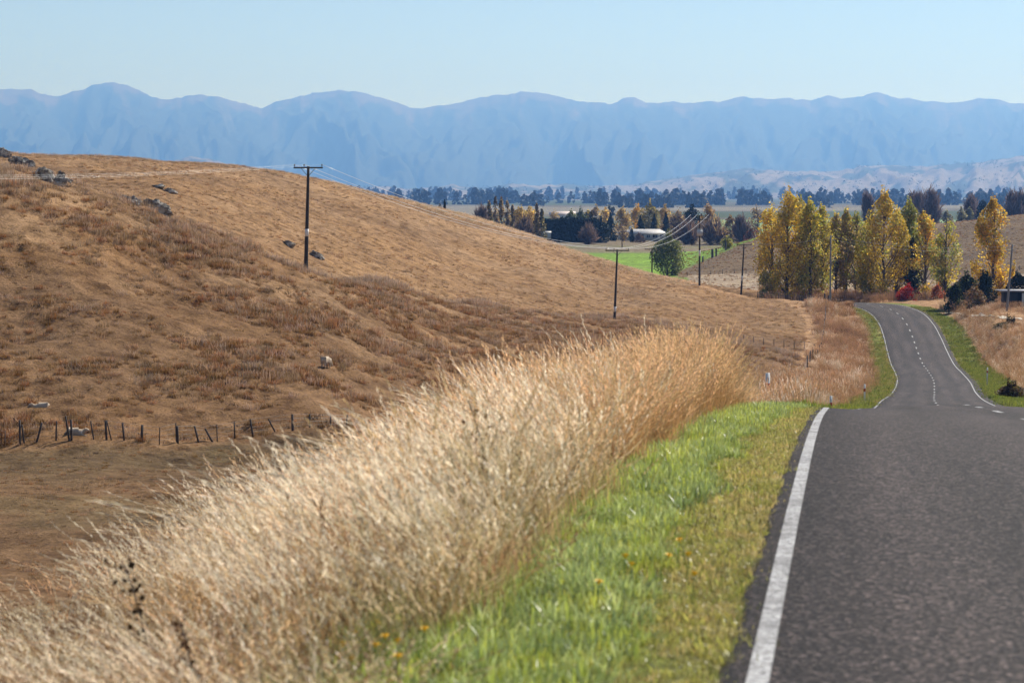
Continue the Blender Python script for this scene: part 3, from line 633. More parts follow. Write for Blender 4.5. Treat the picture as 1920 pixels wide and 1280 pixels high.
    dy = y - np.interp(x, DRIVE[:, 0], DRIVE[:, 1]); near_d = (x > DRIVE[0, 0] - 1) & (x < DRIVE[-1, 0] + 9) & (dy > -10) & (dy < 3); k = ~(near_d & (np.abs(dy) < 3.2)); sc = np.where(near_d, sc * 0.3, sc); x, y, sc, pk = x[k], y[k], sc[k], pk[k]
    scatter('roadside_grass', np.stack([x, y, terr(x, y) - 0.02], 1), rng.uniform(-0.6, 0.6, len(x)), sc, pk, coll, 'brown and straw grass with green verges lining the far road', 'grass', M['straw'])
    # --- tussocks over the hills and the paddock
    cl = []
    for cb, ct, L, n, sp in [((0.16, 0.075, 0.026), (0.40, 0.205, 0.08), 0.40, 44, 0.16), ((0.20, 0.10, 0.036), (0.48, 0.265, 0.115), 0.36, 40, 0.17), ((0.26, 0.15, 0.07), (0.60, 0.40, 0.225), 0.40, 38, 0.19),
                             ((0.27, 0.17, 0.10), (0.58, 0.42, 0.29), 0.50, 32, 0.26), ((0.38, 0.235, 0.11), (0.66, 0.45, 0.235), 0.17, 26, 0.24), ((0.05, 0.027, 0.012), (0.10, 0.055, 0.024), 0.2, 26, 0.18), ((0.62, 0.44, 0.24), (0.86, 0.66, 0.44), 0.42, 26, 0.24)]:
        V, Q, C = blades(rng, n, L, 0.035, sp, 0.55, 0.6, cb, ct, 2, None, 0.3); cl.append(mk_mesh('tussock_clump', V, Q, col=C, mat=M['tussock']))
    coll = clump_objects(cl)
    def field(n, pxa, pxb, da, db):
        u = rng.uniform(pxa, pxb, n); d = np.sqrt(rng.uniform(da * da, db * db, n)); return (u - 960) / FPX * d / CA, d, u
    GX, GY, GS, GI = [], [], [], []
    # front spur: dense clumpy tussock
    x, y, u = field(95000, -300, 1560, 134, 345); ridge = np.interp(u, [0, 230, 430, 575, 740, 900, 1155, 1300, 1560], [196, 203, 212, 221, 256, 300, 344, 330, 262])
    f = np.interp(u, [-900, 0, 300, 560, 800], [137, 136, 137, 143, 150]); den = fbm(x / 6, y / 6, 3, 110) + 0.5 * fbm(x / 1.7, y / 1.7, 2, 111)
    k = (y < ridge) & (y > f) & (rng.uniform(0, 1, len(x)) < np.clip(0.5 + 0.9 * den, 0.06, 1)); x, y, u, den = x[k], y[k], u[k], den[k]
    pk = rng.choice([0, 0, 1, 1, 2, 2, 3, 4, 5, 5], len(x)); near_r = sstep(26, 3, ridge[k] - y); pk = np.where(rng.uniform(0, 1, len(x)) < near_r * 0.8, rng.choice([2, 3, 3], len(x)), pk)
    GX.append(x); GY.append(y); GI.append(pk); GS.append(rng.uniform(0.45, 1.15, len(x)) * (1 + 0.45 * np.clip(den, -0.6, 1)) * (1 + 0.25 * near_r))
    # back hill: short grass with scattered tufts
    x, y, u = field(34000, -400, 1620, 215, 455); ridge = np.interp(u, [0, 230, 430, 575, 740, 900, 1155, 1300, 1560], [196, 203, 212, 221, 256, 300, 344, 330, 262])
    den = fbm(x / 11, y / 11, 3, 115); k = (y > ridge) & (rng.uniform(0, 1, len(x)) < np.clip(0.55 + 0.5 * den, 0.1, 1)); off = road_coords(x, y)[0]; k &= (np.abs(off) > 13)
    x, y, den = x[k], y[k], den[k]; pk = rng.choice([4, 4, 4, 2, 2, 1, 5], len(x))
    GX.append(x); GY.append(y); GI.append(pk); GS.append(rng.uniform(0.5, 1.1, len(x)) * 0.85)
    # crest of the back hill: longer pale grass on the skyline
    u = rng.uniform(-300, 1300, 5200); d = np.interp(u, [0, 200, 400, 580, 740, 870, 1000, 1130, 1250, 1311], [400, 410, 420, 430, 440, 445, 445, 440, 435, 432]) + rng.normal(0, 7, len(u))
    GX.append((u - 960) / FPX * d / CA); GY.append(d); GI.append(np.where(u > 600, 6, rng.choice([2, 3, 6], len(u)))); GS.append(rng.uniform(0.6, 1.1, len(u)) * np.interp(u, [0, 700, 900, 1200], [1.0, 0.9, 1.25, 0.9]))
    # grazed paddock: sparse short tufts
    x, y, u = field(12000, -450, 1150, 62, 141); f = np.interp(u, [-900, 0, 300, 560, 800], [137, 136, 137, 143, 150]); off = road_coords(x, y)[0]
    k = (y < f) & ((off < -14) | (off > 900)) & (rng.uniform(0, 1, len(x)) < np.clip(0.45 + 0.6 * fbm(x / 5, y / 5, 3, 120), 0.05, 1)); x, y = x[k], y[k]
    GX.append(x); GY.append(y); GI.append(rng.choice([1, 2, 4, 4, 5], len(x))); GS.append(rng.uniform(0.25, 0.6, len(x)))
    # right hill and flats
    x, y, u = field(7000, 1250, 2250, 470, 770); off = road_coords(x, y)[0]; k = (np.abs(off) > 8); x, y = x[k], y[k]
    GX.append(x); GY.append(y); GI.append(rng.choice([0, 1, 5], len(x))); GS.append(rng.uniform(0.6, 1.1, len(x)))
    x, y, s, pk = map(np.concatenate, (GX, GY, GS, GI))
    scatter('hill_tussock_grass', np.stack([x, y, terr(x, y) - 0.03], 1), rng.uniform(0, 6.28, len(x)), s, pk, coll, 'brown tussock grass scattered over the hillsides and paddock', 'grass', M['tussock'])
build_grass()

# ------------------------------------------------------------------ trees
def unit(v): return v / (np.linalg.norm(v, axis=-1, keepdims=True) + 1e-9)
ENV = {  # crown radius (fraction of half width) by height fraction inside the crown
    'poplar': ([0, 0.12, 0.35, 0.65, 0.88, 1.0], [0.6, 0.9, 1.05, 0.95, 0.6, 0.12]),
    'lombardy': ([0, 0.1, 0.4, 0.75, 1.0], [0.5, 0.85, 1.0, 0.7, 0.1]),
    'round': ([0, 0.15, 0.45, 0.75, 0.92, 1.0], [0.45, 0.85, 1.0, 0.85, 0.5, 0.12]),
    'conifer': ([0, 0.08, 0.3, 0.7, 1.0], [0.7, 1.0, 0.8, 0.4, 0.04]),
    'bare': ([0, 0.2, 0.55, 0.85, 1.0], [0.3, 0.75, 1.0, 0.75, 0.25]),
    'bush': ([0, 0.2, 0.5, 0.85, 1.0], [0.85, 1.0, 0.9, 0.55, 0.15])}
def tree(name, label, cat, px, d, top_py, width_px, style, cols, seed, leaves=1400, leaf=0.45, trunk_h=0.15, trunks=1, holes=0.25, group=None, lean=0.0, sink=0.0, clump=1.0, bark=None):
    rng = np.random.default_rng(seed); b = ground(px, d); H = max(ZP(top_py, d) - b[2], 0.8); W = width_px / FPX * d / 2 * (1.22 if style == 'round' and d > 800 else 1.0)
    root = thing(name, (b[0], b[1], b[2] - 0.05 - sink), label, cat, group); H += sink
    hs, rs = ENV[style]; z0 = H * trunk_h; tw = MB(); r0 = max(0.035 * H * (0.55 if style in ('lombardy', 'poplar') else 0.8) / math.sqrt(trunks), 0.03)
    envr = lambda t: np.interp(t, hs, rs) * W
    bases = [np.array((0, 0, 0.0))] if trunks == 1 else [np.array((rng.uniform(-0.25, 0.25) * W, rng.uniform(-0.25, 0.25) * W, 0)) for _ in range(trunks)]
    leaders = []
    for bp in bases:
        tpz = H * (0.97 if style in ('poplar', 'lombardy', 'conifer') else 0.75) * (1 if trunks == 1 else rng.uniform(0.8, 1.0))
        off = bp[:2] * (0.3 if trunks == 1 else 1.8) + rng.normal(0, 0.03 * W, 2) + np.array((lean * H, 0))
        t = np.linspace(0, 1, 7); pts = np.stack([bp[0] + off[0] * t + rng.normal(0, 0.012 * H, 7) * t * (1 - t) * 2, bp[1] + off[1] * t + rng.normal(0, 0.012 * H, 7) * t * (1 - t) * 2, -0.3 + (tpz + 0.3) * t], 1)
        tw.tube(pts, r0 * (1 - 0.9 * t) + 0.015, 7); leaders.append(pts)
    tips = []; nl = {'poplar': 34, 'lombardy': 30, 'round': 26, 'conifer': 30, 'bare': 40, 'bush': 22}[style]
    asym = rng.uniform(0.6, 1.2, 12)
    for k in range(nl):
        lp = leaders[k % len(leaders)]; f = (k + rng.uniform(0, 1)) / nl
        hh = f ** 0.8 if style != 'conifer' else f; az = rng.uniform(0, 2 * math.pi); rr = envr(hh) * asym[int(az / 6.2832 * 12) % 12] * rng.uniform(0.75, 1.15)
        end = np.array((rr * math.cos(az) + lean * H * hh, rr * math.sin(az), z0 + (H - z0) * hh))
        drop = {'poplar': 1.9, 'lombardy': 3.2, 'round': 0.9, 'conifer': 0.25, 'bare': 1.3, 'bush': 0.8}[style] * rr
        sz = max(min(end[2] - drop, lp[-1, 2] * 0.97), z0 * 0.6 + 0.05 * H * rng.uniform(0, 1)); st = np.array([np.interp(sz, lp[:, 2], lp[:, j]) for j in range(3)])
        midp = (st + end) / 2 + np.array((end[0] - st[0], end[1] - st[1], 0)) * 0.18 + rng.normal(0, 0.03 * W, 3)
        t = np.linspace(0, 1, 4)[:, None]; pts = (1 - t) ** 2 * st + 2 * t * (1 - t) * midp + t * t * end
        tw.tube(pts, np.linspace(r0 * 0.32, 0.012, 4), 4, cap=False); tips.append(pts)
    tw.build('trunk', bark or M['bark'], root)
    tips = np.array(tips)
    # clumps of leaves along the outer limbs and through the crown
    nc = int(nl * 5 * clump); ci = rng.integers(0, nl, nc); tt = rng.uniform(0.3, 1.0, nc) ** 0.7
    j = np.clip((tt * 3).astype(int), 0, 2); fr = (tt * 3 - j)[:, None]; cen = tips[ci, j] * (1 - fr) + tips[ci, j + 1] * fr
    keep = fbm(cen[:, 0] / (0.55 * W + 0.3) + seed, cen[:, 2] / (0.55 * W + 0.3) + cen[:, 1] / W, 2, seed % 97) > -0.9 + 0.9 * holes * 1.6; cen = cen[keep] if keep.sum() > 8 else cen
    nc = len(cen); pal = np.array(cols, float); cc = pal[rng.integers(0, len(pal), nc)] * rng.uniform(0.55, 1.3, (nc, 1))
    hi = np.clip((cen[:, 2] - z0) / (H - z0), 0, 1)
    own = rng.integers(0, nc, leaves); sg = (0.17 * W + 0.02 * H) * {'lombardy': 0.75, 'poplar': 0.72}.get(style, 1.0)
    pos = cen[own] + rng.normal(0, 1, (leaves, 3)) * np.array((sg, sg, sg * 1.15)); pos[:, 2] = np.maximum(pos[:, 2], 0.05)
    over = np.hypot(pos[:, 0] - lean * pos[:, 2], pos[:, 1]) / (envr(np.clip((pos[:, 2] - z0) / (H - z0), 0, 1)) * 1.15 + 0.1); sh = np.where(over > 1, 1 / over, 1); pos[:, :2] *= sh[:, None]
    if style == 'bare':
        dirs = unit(unit(pos - np.array((0, 0, z0))) * 0.8 + rng.normal(0, 0.45, (leaves, 3)) + np.array((0, 0, 0.5))); sz = leaf * rng.uniform(0.8, 2.2, leaves)[:, None]; wd = unit(np.cross(dirs, rng.normal(0, 1, (leaves, 3)))) * sz * 0.10
        V = np.stack([pos - wd, pos + wd, pos + dirs * sz * 1.6 + wd * 0.3, pos + dirs * sz * 1.6 - wd * 0.3], 1)
    else:
        a = unit(rng.normal(0, 1, (leaves, 3)) * (1, 1, 0.8)); bb = unit(np.cross(a, rng.normal(0, 1, (leaves, 3)))); sz = leaf * rng.uniform(0.5, 1.15, leaves)[:, None] * 0.5
        if style == 'conifer': a = unit(np.stack([pos[:, 0], pos[:, 1], -0.4 * np.abs(rng.normal(0, 1, leaves)) * W], 1) + rng.normal(0, 0.3 * W, (leaves, 3))); bb = unit(np.cross(a, rng.normal(0, 1, (leaves, 3)))) * 0.5
        V = np.stack([pos - a * sz, pos + bb * sz * 0.8, pos + a * sz, pos - bb * sz * 0.8], 1)
    lc = cc[own] * rng.uniform(0.75, 1.25, (leaves, 1)); C = np.repeat(lc, 4, 0)
    link('crown', mk_mesh('crown', V.reshape(-1, 3), np.arange(leaves * 4).reshape(-1, 4), col=C, mat=M['needle'] if style == 'conifer' or (np.mean(pal) < 0.06) else M['leaf']), root)
    return root
GOLD = [(0.80, 0.54, 0.055), (0.72, 0.50, 0.06), (0.86, 0.58, 0.045), (0.52, 0.47, 0.07), (0.66, 0.44, 0.08)]
GOLDG = [(0.68, 0.52, 0.065), (0.52, 0.49, 0.08), (0.76, 0.53, 0.06), (0.38, 0.42, 0.07), (0.56, 0.43, 0.10)]
GREEN = [(0.34, 0.36, 0.065), (0.26, 0.31, 0.06), (0.42, 0.40, 0.07), (0.54, 0.43, 0.07)]
ORANGE = [(0.78, 0.42, 0.04), (0.72, 0.38, 0.045), (0.62, 0.40, 0.06)]
TAN = [(0.52, 0.37, 0.17), (0.58, 0.41, 0.18), (0.44, 0.32, 0.14)]
BROWN = [(0.17, 0.11, 0.075), (0.22, 0.14, 0.10), (0.14, 0.10, 0.075)]
PURP = [(0.17, 0.125, 0.115), (0.21, 0.155, 0.14), (0.14, 0.10, 0.095)]
DARK = [(0.022, 0.034, 0.018), (0.03, 0.042, 0.02), (0.018, 0.028, 0.017)]
MIDG = [(0.10, 0.13, 0.035), (0.13, 0.155, 0.04), (0.08, 0.11, 0.035)]
RED = [(0.50, 0.03, 0.018), (0.58, 0.05, 0.02), (0.36, 0.03, 0.02)]
YEL = [(0.78, 0.54, 0.13), (0.70, 0.50, 0.16), (0.62, 0.44, 0.11)]
GR = 'golden poplars in the row behind the far bend'
POP = [  # px, d, top, width, cols, leaves, holes, trunks, label
    (1446, 452, 384, 50, GOLD, 4200, 0.18, 1, 'golden poplar at the left end of the roadside row, leaning outward at its foot'),
    (1474, 446, 360, 62, GOLD, 5200, 0.12, 1, 'tallest golden poplar of the row, with a ragged peaked top'),
    (1496, 455, 372, 46, GOLDG, 4200, 0.15, 1, 'yellow-green poplar just beside the tallest peaked poplar'),
    (1518, 446, 382, 48, GOLDG, 4200, 0.15, 1, 'golden poplar with a dark straight trunk in front of the batten fence'),
    (1540, 450, 393, 46, GOLDG, 4000, 0.15, 1, 'poplar with a green-tinged crown directly left of the grey concrete pole'),
    (1566, 462, 404, 38, TAN + GOLDG, 3400, 0.22, 1, 'thin half-bare poplar directly right of the grey concrete pole'),
    (1585, 464, 400, 38, TAN + GOLDG, 3400, 0.22, 1, 'thin tan poplar, second past the grey concrete pole'),
    (1604, 466, 403, 38, TAN + GREEN, 3400, 0.22, 1, 'thin pale poplar standing against the big golden poplar over the road'),
    (1634, 448, 392, 44, GOLDG, 3600, 0.2, 1, 'shorter golden poplar on the left shoulder of the big pointed one over the road'),
    (1656, 444, 369, 66, GOLD, 6000, 0.12, 1, 'big pointed golden poplar with a dark trunk standing over the road bend'),
    (1679, 454, 398, 40, ORANGE + GOLD, 3200, 0.2, 1, 'orange-gold poplar on the right shoulder of the big pointed one'),
    (1702, 458, 379, 42, GREEN, 3800, 0.2, 1, 'green-topped poplar behind the red shrub'),
    (1733, 448, 398, 44, ORANGE + GOLDG, 3000, 0.35, 1, 'patchy orange poplar with open gaps right of the green-topped one'),
    (1771, 440, 410, 44, GREEN + GOLDG, 2600, 0.42, 1, 'sparse yellow-green poplar with a bare lower trunk at the right end of the row'),
    (1860, 402, 378, 56, ORANGE + GOLD, 5200, 0.25, 1, 'lone golden-orange poplar beside the leaning grey pole at the right')]
def build_trees():
    for k, (px, d, top, w, cols, n, ho, tr, lab) in enumerate(POP):
        tree('poplar_tree', lab, 'tree', px, d, top, w * 1.2, 'poplar', cols, 200 + k, int(n * 1.25), 0.44, 0.09 if k not in (5, 6, 7, 13) else 0.16, tr, ho + 0.06, GR, clump=1.3)
    T = tree
    T('poplar_tree', 'low bushy yellow-green sapling at the foot of the leftmost golden poplar', 'tree', 1436, 446, 508, 36, 'bush', GREEN + TAN, 231, 1400, 0.34, 0.1, 3)
    T('poplar_tree', 'thin sapling with few leaves among trunks under the thin poplars', 'tree', 1616, 452, 470, 20, 'poplar', TAN + GOLDG, 232, 900, 0.34, 0.1)
    T('dark_shrub', 'tall dark evergreen behind the red shrub in the poplar row', 'tree', 1708, 452, 452, 36, 'round', DARK, 233, 2600, 0.5, 0.05)
    T('red_shrub', 'bright red autumn shrub at the roadside below the poplars', 'shrub', 1703, 431, 536, 42, 'bush', RED, 234, 1500, 0.35, 0.02, 2)
    T('red_shrub', 'small orange-red shrub right of the bright red one', 'shrub', 1757, 431, 536, 26, 'bush', [(0.42, 0.12, 0.03), (0.35, 0.07, 0.02)], 235, 700, 0.32, 0.02, 2)
    T('dark_shrub', 'round dark green shrub left of the lone golden-orange poplar', 'shrub', 1812, 392, 516, 44, 'bush', DARK + MIDG, 236, 2400, 0.42, 0.02, 2)
    T('dark_shrub', 'dark shrub with green flank at the foot of the sparse poplar', 'shrub', 1790, 384, 532, 36, 'bush', DARK + MIDG[:1], 237, 1700, 0.4, 0.02, 2)
    T('dark_shrub', 'dark shrub growing round the lone golden-orange poplar trunk', 'shrub', 1846, 380, 515, 40, 'bush', DARK, 238, 2000, 0.42, 0.02, 2)
    T('brown_shrub', 'low rusty-brown shrub in front of the round dark shrub', 'shrub', 1826, 372, 540, 46, 'bush', [(0.20, 0.11, 0.05), (0.26, 0.14, 0.05), (0.14, 0.13, 0.05)], 239, 1500, 0.35, 0.02, 3)
    T('dark_shrub', 'dark shrub behind the black shed roof at the picture edge', 'shrub', 1908, 392, 515, 44, 'bush', DARK, 240, 1800, 0.42, 0.02, 2)
    T('brown_shrub', 'brown bush with dark foot below the driveway', 'shrub', 1895, 320, 604, 64, 'bush', [(0.15, 0.11, 0.05), (0.20, 0.13, 0.06), (0.10, 0.10, 0.04)], 241, 2600, 0.3, 0.02, 3)
    T('brown_shrub', 'dark brown shrub beside the road where it drops behind the crest', 'shrub', 1898, 176, 722, 60, 'bush', [(0.09, 0.05, 0.025), (0.13, 0.075, 0.035), (0.06, 0.06, 0.025)], 242, 2600, 0.16, 0.02, 3)
    T('willow_tree', 'yellow-green spreading tree alone on the green field', 'tree', 1253, 590, 447, 62, 'round', [(0.15, 0.17, 0.05), (0.26, 0.26, 0.07), (0.09, 0.11, 0.035)], 243, 5200, 0.5, 0.06, 4, 0.1, clump=1.6)
    T('small_tree', 'small yellow tree at the top of the dark slope', 'tree', 1363, 690, 446, 26, 'round', [(0.45, 0.36, 0.05), (0.30, 0.30, 0.05)], 244, 900, 0.5, 0.15)
    # trees round the farmhouse
    L = 'bare grey-brown columnar poplar in the clump above the hill slope'
    for k, (px, top, lab) in enumerate([(917, 377, 'bare columnar poplar, leftmost of the clump above the hill'), (929, 372, 'bare columnar poplar, second from left of the clump above the hill'), (940, 371, 'tall bare columnar poplar in the middle of the clump above the hill'),
                                        (951, 375, 'bare columnar poplar, second from right of the clump above the hill'), (961, 386, 'short yellowing columnar poplar at the right of the clump above the hill')]):
        T('columnar_poplar', lab, 'tree', px, 880 + 6 * k, top, 13, 'lombardy', BROWN + TAN, 260 + k, 1300, 0.7, 0.05, 1, 0.1, 'bare columnar poplars above the hill')
    T('round_tree', 'golden tree between the bare poplar clump and the lone columnar pair', 'tree', 975, 930, 392, 34, 'round', YEL, 270, 1900, 0.9, 0.1, 1, 0.05)
    T('round_tree', 'golden-yellow tree touching the left of the lone columnar poplar', 'tree', 994, 935, 391, 32, 'round', YEL, 271, 1800, 0.9, 0.1, 1, 0.05)
    T('columnar_poplar', 'dark-leaved columnar poplar standing in front of the hedge end', 'tree', 1006, 850, 383, 12, 'lombardy', TAN + BROWN, 272, 1400, 0.7, 0.05, 1, 0.1)
    T('columnar_poplar', 'yellow and dark columnar poplar at the left end of the dark hedge', 'tree', 1016, 852, 394, 17, 'lombardy', [(0.42, 0.32, 0.07), (0.20, 0.17, 0.06), (0.12, 0.10, 0.05)], 273, 1600, 0.7, 0.05, 1, 0.1)
    T('bare_shrub', 'bare reddish-brown shrub below the golden trees', 'shrub', 985, 905, 417, 40, 'bare', BROWN, 274, 1700, 0.9, 0.05, 3, 0.1)
    T('round_tree', 'rounded green tree behind the middle of the dark hedge', 'tree', 1071, 1010, 398, 24, 'round', [(0.17, 0.20, 0.07), (0.25, 0.25, 0.08)], 275, 1300, 0.9, 0.1, 1, 0.0)
    T('round_tree', 'rounded blue-green tree, second of the pair behind the hedge', 'tree', 1089, 1012, 397, 24, 'round', MIDG, 276, 1300, 0.9, 0.1, 1, 0.0)
    T('round_tree', 'rounded green tree at the right of the green pair behind the hedge', 'tree', 1103, 1015, 396, 20, 'round', MIDG + YEL[:1], 277, 1100, 0.9, 0.1, 1, 0.0)
    T('round_tree', 'pinkish-tan half-bare tree behind the big dark conifer', 'tree', 1117, 1015, 389, 22, 'round', TAN + BROWN[:1], 278, 1100, 0.9, 0.1, 1, 0.15)
    T('round_tree', 'small pinkish tree behind the hedge beside the pale barn roof', 'tree', 1040, 1120, 396, 20, 'round', TAN, 279, 800, 0.9, 0.1, 1, 0.1)
    T('dark_conifer', 'big dark spreading conifer at the right end of the hedge', 'tree', 1124, 955, 416, 38, 'round', DARK, 280, 2400, 1.0, 0.02, 1, 0.05)
    T('bare_shrub', 'grey-brown leafless shrub in front of the dark hedge end', 'shrub', 1104, 930, 428, 26, 'bare', BROWN, 281, 1000, 0.8, 0.05, 3, 0.1)
    T('dark_conifer', 'dark pine behind the left end of the farmhouse', 'tree', 1144, 1010, 405, 26, 'conifer', DARK, 282, 1700, 1.2, 0.05, 1, 0.0)
    T('round_tree', 'golden-tan tree above the dark pine left of the farmhouse', 'tree', 1136, 1060, 391, 26, 'round', YEL + TAN, 283, 1300, 1.0, 0.1, 1, 0.1)
    T('round_tree', 'tan tree rising behind the left end of the farmhouse roof', 'tree', 1167, 1040, 390, 22, 'round', TAN + YEL[:1], 284, 1300, 1.0, 0.1, 1, 0.1)
    T('bare_tree', 'slender half-bare tree on the lawn in front of the farmhouse', 'tree', 1166, 880, 424, 26, 'round', BROWN + TAN, 285, 900, 0.55, 0.42, 1, 0.2)
    T('dark_conifer', 'narrow dark cypress in front of the farmhouse wall', 'tree', 1184, 975, 430, 10, 'lombardy', DARK, 286, 900, 0.6, 0.02, 1, 0.0)
    T('bare_shrub', 'reddish round shrub against the farmhouse wall', 'shrub', 1198, 972, 439, 20, 'bush', BROWN, 287, 600, 0.6, 0.02, 2, 0.0)
    T('round_tree', 'orange-tan tree behind the farmhouse roof, left of the tall olive tree', 'tree', 1194, 1060, 388, 24, 'round', YEL + ORANGE[:1], 288, 1200, 1.0, 0.1, 1, 0.1)
    T('round_tree', 'tall olive-gold tree behind the middle of the farmhouse roof', 'tree', 1216, 1030, 384, 32, 'round', [(0.32, 0.27, 0.07), (0.24, 0.22, 0.07), (0.40, 0.30, 0.08)], 289, 2000, 1.0, 0.1, 1, 0.1)
    T('dark_conifer', 'dark conifer behind the farmhouse roof below the orange-tan tree', 'tree', 1200, 1005, 408, 22, 'conifer', DARK, 290, 1300, 1.1, 0.05, 1, 0.0)
    T('dark_conifer', 'dark conifer behind the farmhouse roof below the tall olive-gold tree', 'tree', 1226, 1005, 406, 22, 'conifer', DARK, 291, 1300, 1.1, 0.05, 1, 0.0)
    T('dark_conifer', 'tallest dark conifer behind the right end of the farmhouse roof', 'tree', 1248, 1008, 402, 20, 'conifer', DARK, 292, 1300, 1.1, 0.05, 1, 0.0)
    T('round_tree', 'brownish tan tree behind the tallest dark conifer by the farmhouse', 'tree', 1247, 1070, 389, 28, 'round', TAN + YEL[:1], 293, 1300, 1.0, 0.1, 1, 0.12)
    T('round_tree', 'big russet-tan tree right of the farmhouse', 'tree', 1271, 985, 397, 28, 'round', TAN + BROWN, 294, 1700, 0.9, 0.1, 1, 0.15)
    T('round_tree', 'dark round evergreen left of the transformer pole top', 'tree', 1296, 1080, 391, 34, 'round', DARK, 295, 1500, 1.1, 0.1, 1, 0.0)
    T('round_tree', 'large orange-pink tree directly behind the transformer pole', 'tree', 1326, 1000, 384, 32, 'poplar', [(0.50, 0.30, 0.11), (0.44, 0.27, 0.12), (0.52, 0.34, 0.12)], 296, 2000, 0.9, 0.08, 1, 0.05)
    T('bare_shrub', 'grey-brown thicket below the large orange-pink tree', 'shrub', 1338, 960, 416, 42, 'bare', BROWN + TAN[:1], 297, 1900, 0.9, 0.05, 4, 0.05)
    T('bare_shrub', 'dull brown thicket beside the right end of the farmhouse', 'shrub', 1290, 962, 424, 32, 'bare', BROWN, 298, 1500, 0.9, 0.05, 4, 0.05)
    T('round_tree', 'small orange-brown tree between the two right-hand power poles', 'tree', 1368, 950, 407, 26, 'poplar', [(0.40, 0.26, 0.08), (0.30, 0.18, 0.08), (0.24, 0.15, 0.08)], 299, 1300, 0.8, 0.08, 1, 0.12)
    T('bare_tree', 'leafless grey tree behind the leaning power pole', 'tree', 1390, 930, 412, 26, 'bare', PURP, 300, 1300, 0.9, 0.15, 1, 0.1)
    T('bare_shrub', 'rust-red shrub behind the leaning power pole', 'shrub', 1410, 900, 430, 36, 'bush', [(0.20, 0.07, 0.04), (0.17, 0.09, 0.05)], 301, 1300, 0.6, 0.05, 3, 0.05)
    T('bare_tree', 'tall pale half-bare tree left of the golden poplar row', 'tree', 1419, 1000, 383, 24, 'round', TAN + BROWN, 302, 900, 0.8, 0.25, 1, 0.3)
    T('dark_conifer', 'small dark pine peeping over the hill crest', 'tree', 834, 700, 377, 14, 'conifer', DARK, 303, 900, 0.9, 0.05, 1, 0.0)
    T('dark_conifer', 'low dark round tree beside the small pine over the hill crest', 'tree', 825, 705, 383, 12, 'round', DARK, 304, 600, 0.8, 0.05, 1, 0.0)
    T('bare_tree', 'purple-brown bare tree left of the bare columnar clump', 'tree', 903, 900, 392, 24, 'bare', PURP, 305, 1200, 0.9, 0.1, 1, 0.1)
    # trees beyond the right hill
    for k, (px, d, top, w, st, cols, lab) in enumerate([(1622, 1150, 369, 9, 'bare', PURP, 'thin bare poplar spire left of the big pointed golden poplar'), (1630, 1150, 375, 8, 'bare', PURP, 'shorter thin bare poplar spire beside the big pointed golden poplar'),
            (1708, 1150, 368, 8, 'bare', PURP, 'thin bare spire rising behind the green-topped poplar'), (1721, 1120, 366, 14, 'bare', PURP, 'dense bare columnar tree left of the big leafless crown beyond the right hill'),
            (1740, 1100, 361, 36, 'bare', PURP, 'big leafless tree with a wide twiggy crown beyond the right hill'), (1772, 1120, 398, 20, 'round', [(0.30, 0.27, 0.16)], 'small pale olive tree right of the big leafless crown'),
            (1800, 1120, 391, 16, 'round', [(0.32, 0.29, 0.15)], 'pale olive tree in the middle beyond the right hill'), (1814, 1125, 391, 16, 'round', [(0.30, 0.28, 0.15)], 'pale olive tree touching the purple bare tree'),
            (1820, 1160, 375, 26, 'bare', PURP, 'purple bare tree left of the dark conifer beyond the right hill'), (1840, 1130, 376, 18, 'round', DARK, 'dark dense conifer beyond the right hill crest'),
            (1896, 1130, 368, 30, 'bare', PURP, 'purple-brown bare tree near the picture edge, left of a wider one'), (1916, 1130, 364, 34, 'bare', PURP, 'wide purple-brown bare tree cut by the picture edge')]):
        T('bare_tree' if st == 'bare' else 'round_tree', lab, 'tree', px, d, top, w, st, cols, 320 + k, 1700 if st == 'bare' else 1100, 1.1, 0.08, 1, 0.05, 'trees beyond the right hill')
build_trees()
def build_hedge():
    rng = np.random.default_rng(400)
    def hedge(lab, pxa, pxb, d, top, n):
        a, b = ground(pxa, d), ground(pxb, d); L = np.linalg.norm(b - a); H = ZP(top, d) - min(a[2], b[2])
        root = thing('hedge', a, lab, 'hedge'); t = rng.uniform(0, 1, n); face = rng.uniform(0, 1, n)
        tp = H * (1 + 0.05 * fbm(t * L / 5, t * 0, 3, 401)); z = np.where(face < 0.65, rng.uniform(0, 1, n) ** 0.9, 1.0) * tp; yy = np.where(face < 0.65, -2.0 + 0.5 * fbm(t * L / 3, z / 3, 2, 402), rng.uniform(-2, 2, n))
        pos = np.stack([t * (b[0] - a[0]), yy + t * (b[1] - a[1]), z], 1) + rng.normal(0, 0.25, (n, 3)); u = unit(rng.normal(0, 1, (n, 3))); v = unit(np.cross(u, rng.normal(0, 1, (n, 3)))); s = rng.uniform(0.3, 0.7, (n, 1))
        V = np.stack([pos - u * s, pos + v * s, pos + u * s, pos - v * s], 1); C = np.repeat(np.array(DARK)[rng.integers(0, 3, n)] * rng.uniform(0.7, 1.3, (n, 1)), 4, 0)
        link('foliage', mk_mesh('foliage', V.reshape(-1, 3), np.arange(4 * n).reshape(-1, 4), col=C, mat=M['needle']), root)
        mb = MB(); mb.box(((b[0] - a[0]) / 2, (b[1] - a[1]) / 2, H * 0.46), (L, 3.0, H * 0.92), C=DARK[2]); mb.build('inner_growth', M['needle'], root)
    hedge('tall clipped dark shelterbelt hedge left of the farmhouse', 1019, 1116, 960, 413, 6500)
    hedge('lower dark hedge run behind the bare shrub and golden trees', 962, 1004, 965, 414, 2600)
build_hedge()
